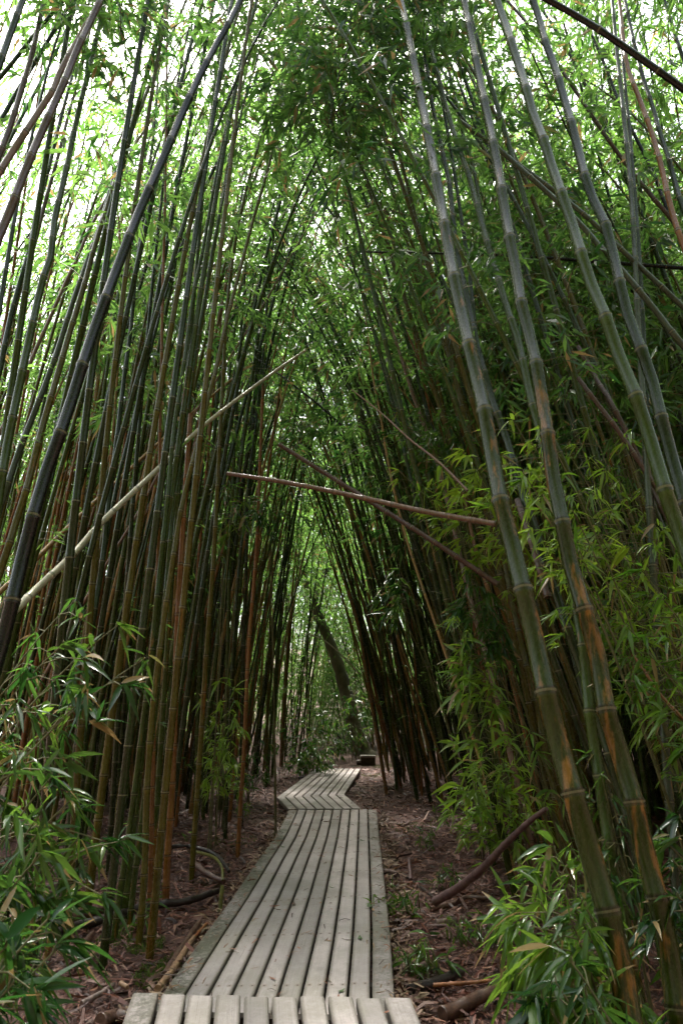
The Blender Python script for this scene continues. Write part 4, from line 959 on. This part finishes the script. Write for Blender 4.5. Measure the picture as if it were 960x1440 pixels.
stick('tan cut pole leaning up at the left edge beside the dark leaf clump', [(66, 1345), (74, 1310), (84, 1264)], .045, 'pale' if False else 'tan', lift=[.0, .2, .42])
stick('brown stick behind the cut pole at the left edge', [(60, 1300), (70, 1280), (82, 1258)], .035, 'brown', lift=[.05, .1, .2])
stick('dark short log at the very bottom left of the raised deck', [(140, 1440), (160, 1428), (178, 1432)], .09, 'brown')
stick('fallen dark culm lying left of the far boardwalk', [(420, 1094), (440, 1092), (447, 1092)], .06, 'dark')
stick('black branch leaning into the leaning tree at the path end', [(500, 1062), (480, 1040), (462, 1018), (448, 1000)], .07, 'dark', lift=[.05, .5, 1.0, 1.4])

# ------------------------------------------------------------------ leaf litter
def scatter_litter(n, y0, y1, lmin, lmax):
    y = y0 + (y1 - y0) * rng.random(n) ** .9
    x = (rng.random(n) * 2 - 1) * np.minimum(.56 * y + .6, 5.5)
    z = terrain(x, y) + rng.uniform(.004, .035, n)
    a = rng.uniform(0, 6.28, n)
    D = np.stack([np.cos(a), np.sin(a), rng.normal(size=n) * .18], 1)
    L = rng.uniform(lmin, lmax, n) * rng.uniform(.5, 1, n); W = np.clip(L * rng.uniform(.06, .22, n), .004, .026)
    pal = np.array([(.13, .055, .038), (.20, .10, .065), (.34, .23, .155), (.07, .03, .022), (.29, .19, .17), (.22, .13, .11), (.40, .30, .22), (.20, .075, .035)])
    c = pal[rng.integers(0, len(pal), n)] * rng.uniform(.3, .85, n)[:, None] * np.array([.88, .54, .44])
    return np.stack([x, y, z], 1), D, L, W, c
mb = MB()
def strips(mb, P, D, L, W, c):
    D = norm(D); S = norm(np.cross(D, np.array([0, 0, 1.]) + rng.normal(size=(len(P), 3)) * .35)); Nn = np.cross(S, D)
    cur = rng.uniform(-.1, .25, len(P))[:, None] * L[:, None]
    h = W[:, None] / 2; e = rng.uniform(.2, .9, len(P))[:, None]
    v = np.stack([P - S * h * e, P + S * h * e, P + D * L[:, None] / 2 - S * h + Nn * cur, P + D * L[:, None] / 2 + S * h + Nn * cur,
                  P + D * L[:, None] - S * h * e, P + D * L[:, None] + S * h * e], 1).reshape(-1, 3)
    b = (np.arange(len(P)) * 6)[:, None, None]
    q = (np.array([[0, 1, 3, 2], [2, 3, 5, 4]])[None] + b).reshape(-1, 4)
    mb.add(v, q, None, np.repeat(c, 2, axis=0), 0)
strips(mb, *scatter_litter(52000, 2.6, 19, .05, .20))
strips(mb, *scatter_litter(48000, 2.6, 11, .025, .11))
strips(mb, *scatter_litter(1500, 2.6, 14, .2, .5))
Lm = np.array([g2(*p, ZM) for p in ml]); Rm = np.array([g2(*p, ZM) for p in mr]); nn = 520
uu = rng.random(nn) ** .8 * (len(Lm) - 1.001); ii = uu.astype(int); ff = (uu - ii)[:, None]
A_ = Lm[ii] * (1 - ff) + Lm[ii + 1] * ff; B_ = Rm[ii] * (1 - ff) + Rm[ii + 1] * ff
ww = rng.random(nn); ed_ = rng.random(nn) < .6; ww = np.where(ed_, np.where(rng.random(nn) < .5, .09 * rng.random(nn) ** 1.5, 1 - .09 * rng.random(nn) ** 1.5), ww)[:, None]
q_ = A_ + (B_ - A_) * ww; an = rng.uniform(0, 6.28, nn); LL_ = rng.uniform(.02, .10, nn)
strips(mb, np.column_stack([q_, np.full(nn, ZM + .004)]), np.stack([np.cos(an), np.sin(an), np.full(nn, .02)], 1), LL_, np.clip(LL_ * .12, .003, .01), np.array([(.16, .07, .04), (.26, .16, .09), (.06, .035, .025), (.24, .09, .04)])[rng.integers(0, 4, nn)])
nn = 3600; uu = rng.random(nn) * (len(Lm) - 1.001); ii = uu.astype(int); ff = (uu - ii)[:, None]      # banked against the board edges
A_ = Lm[ii] * (1 - ff) + Lm[ii + 1] * ff; B_ = Rm[ii] * (1 - ff) + Rm[ii + 1] * ff; sd2 = (rng.random(nn) < .5)[:, None]
dv = norm(B_ - A_); off2 = (.01 + .16 * rng.random(nn) ** 1.4)[:, None]; q_ = np.where(sd2, A_ - dv * off2, B_ + dv * off2)
an = rng.uniform(0, 6.28, nn); LL_ = rng.uniform(.04, .16, nn)
pal2 = np.array([(.12, .05, .03), (.20, .12, .07), (.07, .03, .02), (.26, .18, .11)])[rng.integers(0, 4, nn)]
strips(mb, np.column_stack([q_, terrain(q_[:, 0], q_[:, 1]) + (.10 - off2[:, 0] * .5).clip(.01) * rng.random(nn)]), np.stack([np.cos(an), np.sin(an), rng.normal(size=nn) * .25], 1), LL_, LL_ * .14, pal2)
tag(link('leaf_litter', mb.mesh('leaf_litter', [M_LITTER])), 'reddish brown litter of dead bamboo leaves and sheaths', 'leaf litter', kind='stuff')

# moss on the floor by the clumps and boardwalk
mb = MB()
for (px, py, rad, n) in ((225, 1370, .16, 900), (205, 1330, .14, 600), (160, 1325, .12, 400), (120, 1232, .2, 500), (250, 1355, .12, 600), (545, 1078, .4, 500), (525, 1090, .3, 400), (585, 1165, .35, 500), (330, 1180, .3, 400), (190, 1250, .25, 300)):
    c = at_z(px, py, 0); a = rng.uniform(0, 6.28, n); rr_ = rad * np.sqrt(rng.random(n))
    x = c[0] + rr_ * np.cos(a); y = c[1] + rr_ * np.sin(a) * 1.4
    P = np.stack([x, y, terrain(x, y) + .01], 1); D = rng.normal(size=(n, 3)) * .6 + np.array([0, 0, 1.])
    leaves_far(mb, P, D, rng.uniform(.015, .05, n), rng.uniform(.006, .012, n), np.stack([rng.random(n), np.zeros(n), np.zeros(n)], 1))
tag(link('moss', mb.mesh('moss', [M_MOSS])), 'low green moss at the clump feet and along the boardwalk', 'moss', kind='stuff')

# ------------------------------------------------------------------ fallen leaves on the boards
fl = []
for k in range(5):
    m_ = MB(); L = .075 + .012 * k; n = 6; t_ = np.linspace(0, 1, n); wv = np.array([.12, .7, 1, .85, .5, .05]) * L * (.13 + .02 * k)
    v = []
    for tt_, ww in zip(t_, wv):
        cz = .004 + .012 * (tt_ - .5) ** 2 * (k + 1)
        v += [(tt_ * L - L / 2, ww, cz + .002), (tt_ * L - L / 2, -ww, cz + .002)]
    qs = [[2 * a_, 2 * a_ + 1, 2 * a_ + 3, 2 * a_ + 2] for a_ in range(n - 1)]
    m_.add(v, qs, None, np.array([(.30, .10, .04), (.22, .08, .04), (.36, .20, .10), (.10, .06, .04), (.06, .10, .03)][k])); fl.append(m_.mesh('fallen_leaf', [M_LITTER]))
WORD = ['rust red', 'dark red brown', 'straw brown', 'blackish', 'green']
lanes = [(np.array([g2(*p, ZM) for p in ml]), np.array([g2(*p, ZM) for p in mr]), ZM, 46, 'middle'), (np.array([pl0, pl]), np.array([pr0, pr]), ZP, 8, 'raised near')]
for (LL, RR, zz, cnt_, where) in lanes:
    for _ in range(cnt_):
        k = random.choice((0, 0, 1, 2, 3, 3, 4)); u = random.random() ** .8 * (len(LL) - 1)
        if where != 'middle': u = random.uniform(.6, .97)
        i0 = min(len(LL) - 2, int(u)); f = u - i0; w_ = random.uniform(.04, .96)
        a_ = LL[i0] * (1 - f) + LL[i0 + 1] * f; b_ = RR[i0] * (1 - f) + RR[i0 + 1] * f; p_ = a_ + (b_ - a_) * w_
        if where == 'middle' and p_[1] < 4.2: continue
        ob = link('fallen_leaf', fl[k]); ob.location = (p_[0], p_[1], zz + .001); ob.rotation_euler = (0, 0, random.uniform(0, 6.28))
        s_ = random.uniform(.45, .85); ob.scale = (s_, s_, s_)
        lab = f'small {WORD[k]} dead leaf lying on the {where} section of the boardwalk'
        tag(ob, lab, 'leaf', f'{WORD[k]} leaves on the {where} boardwalk section')
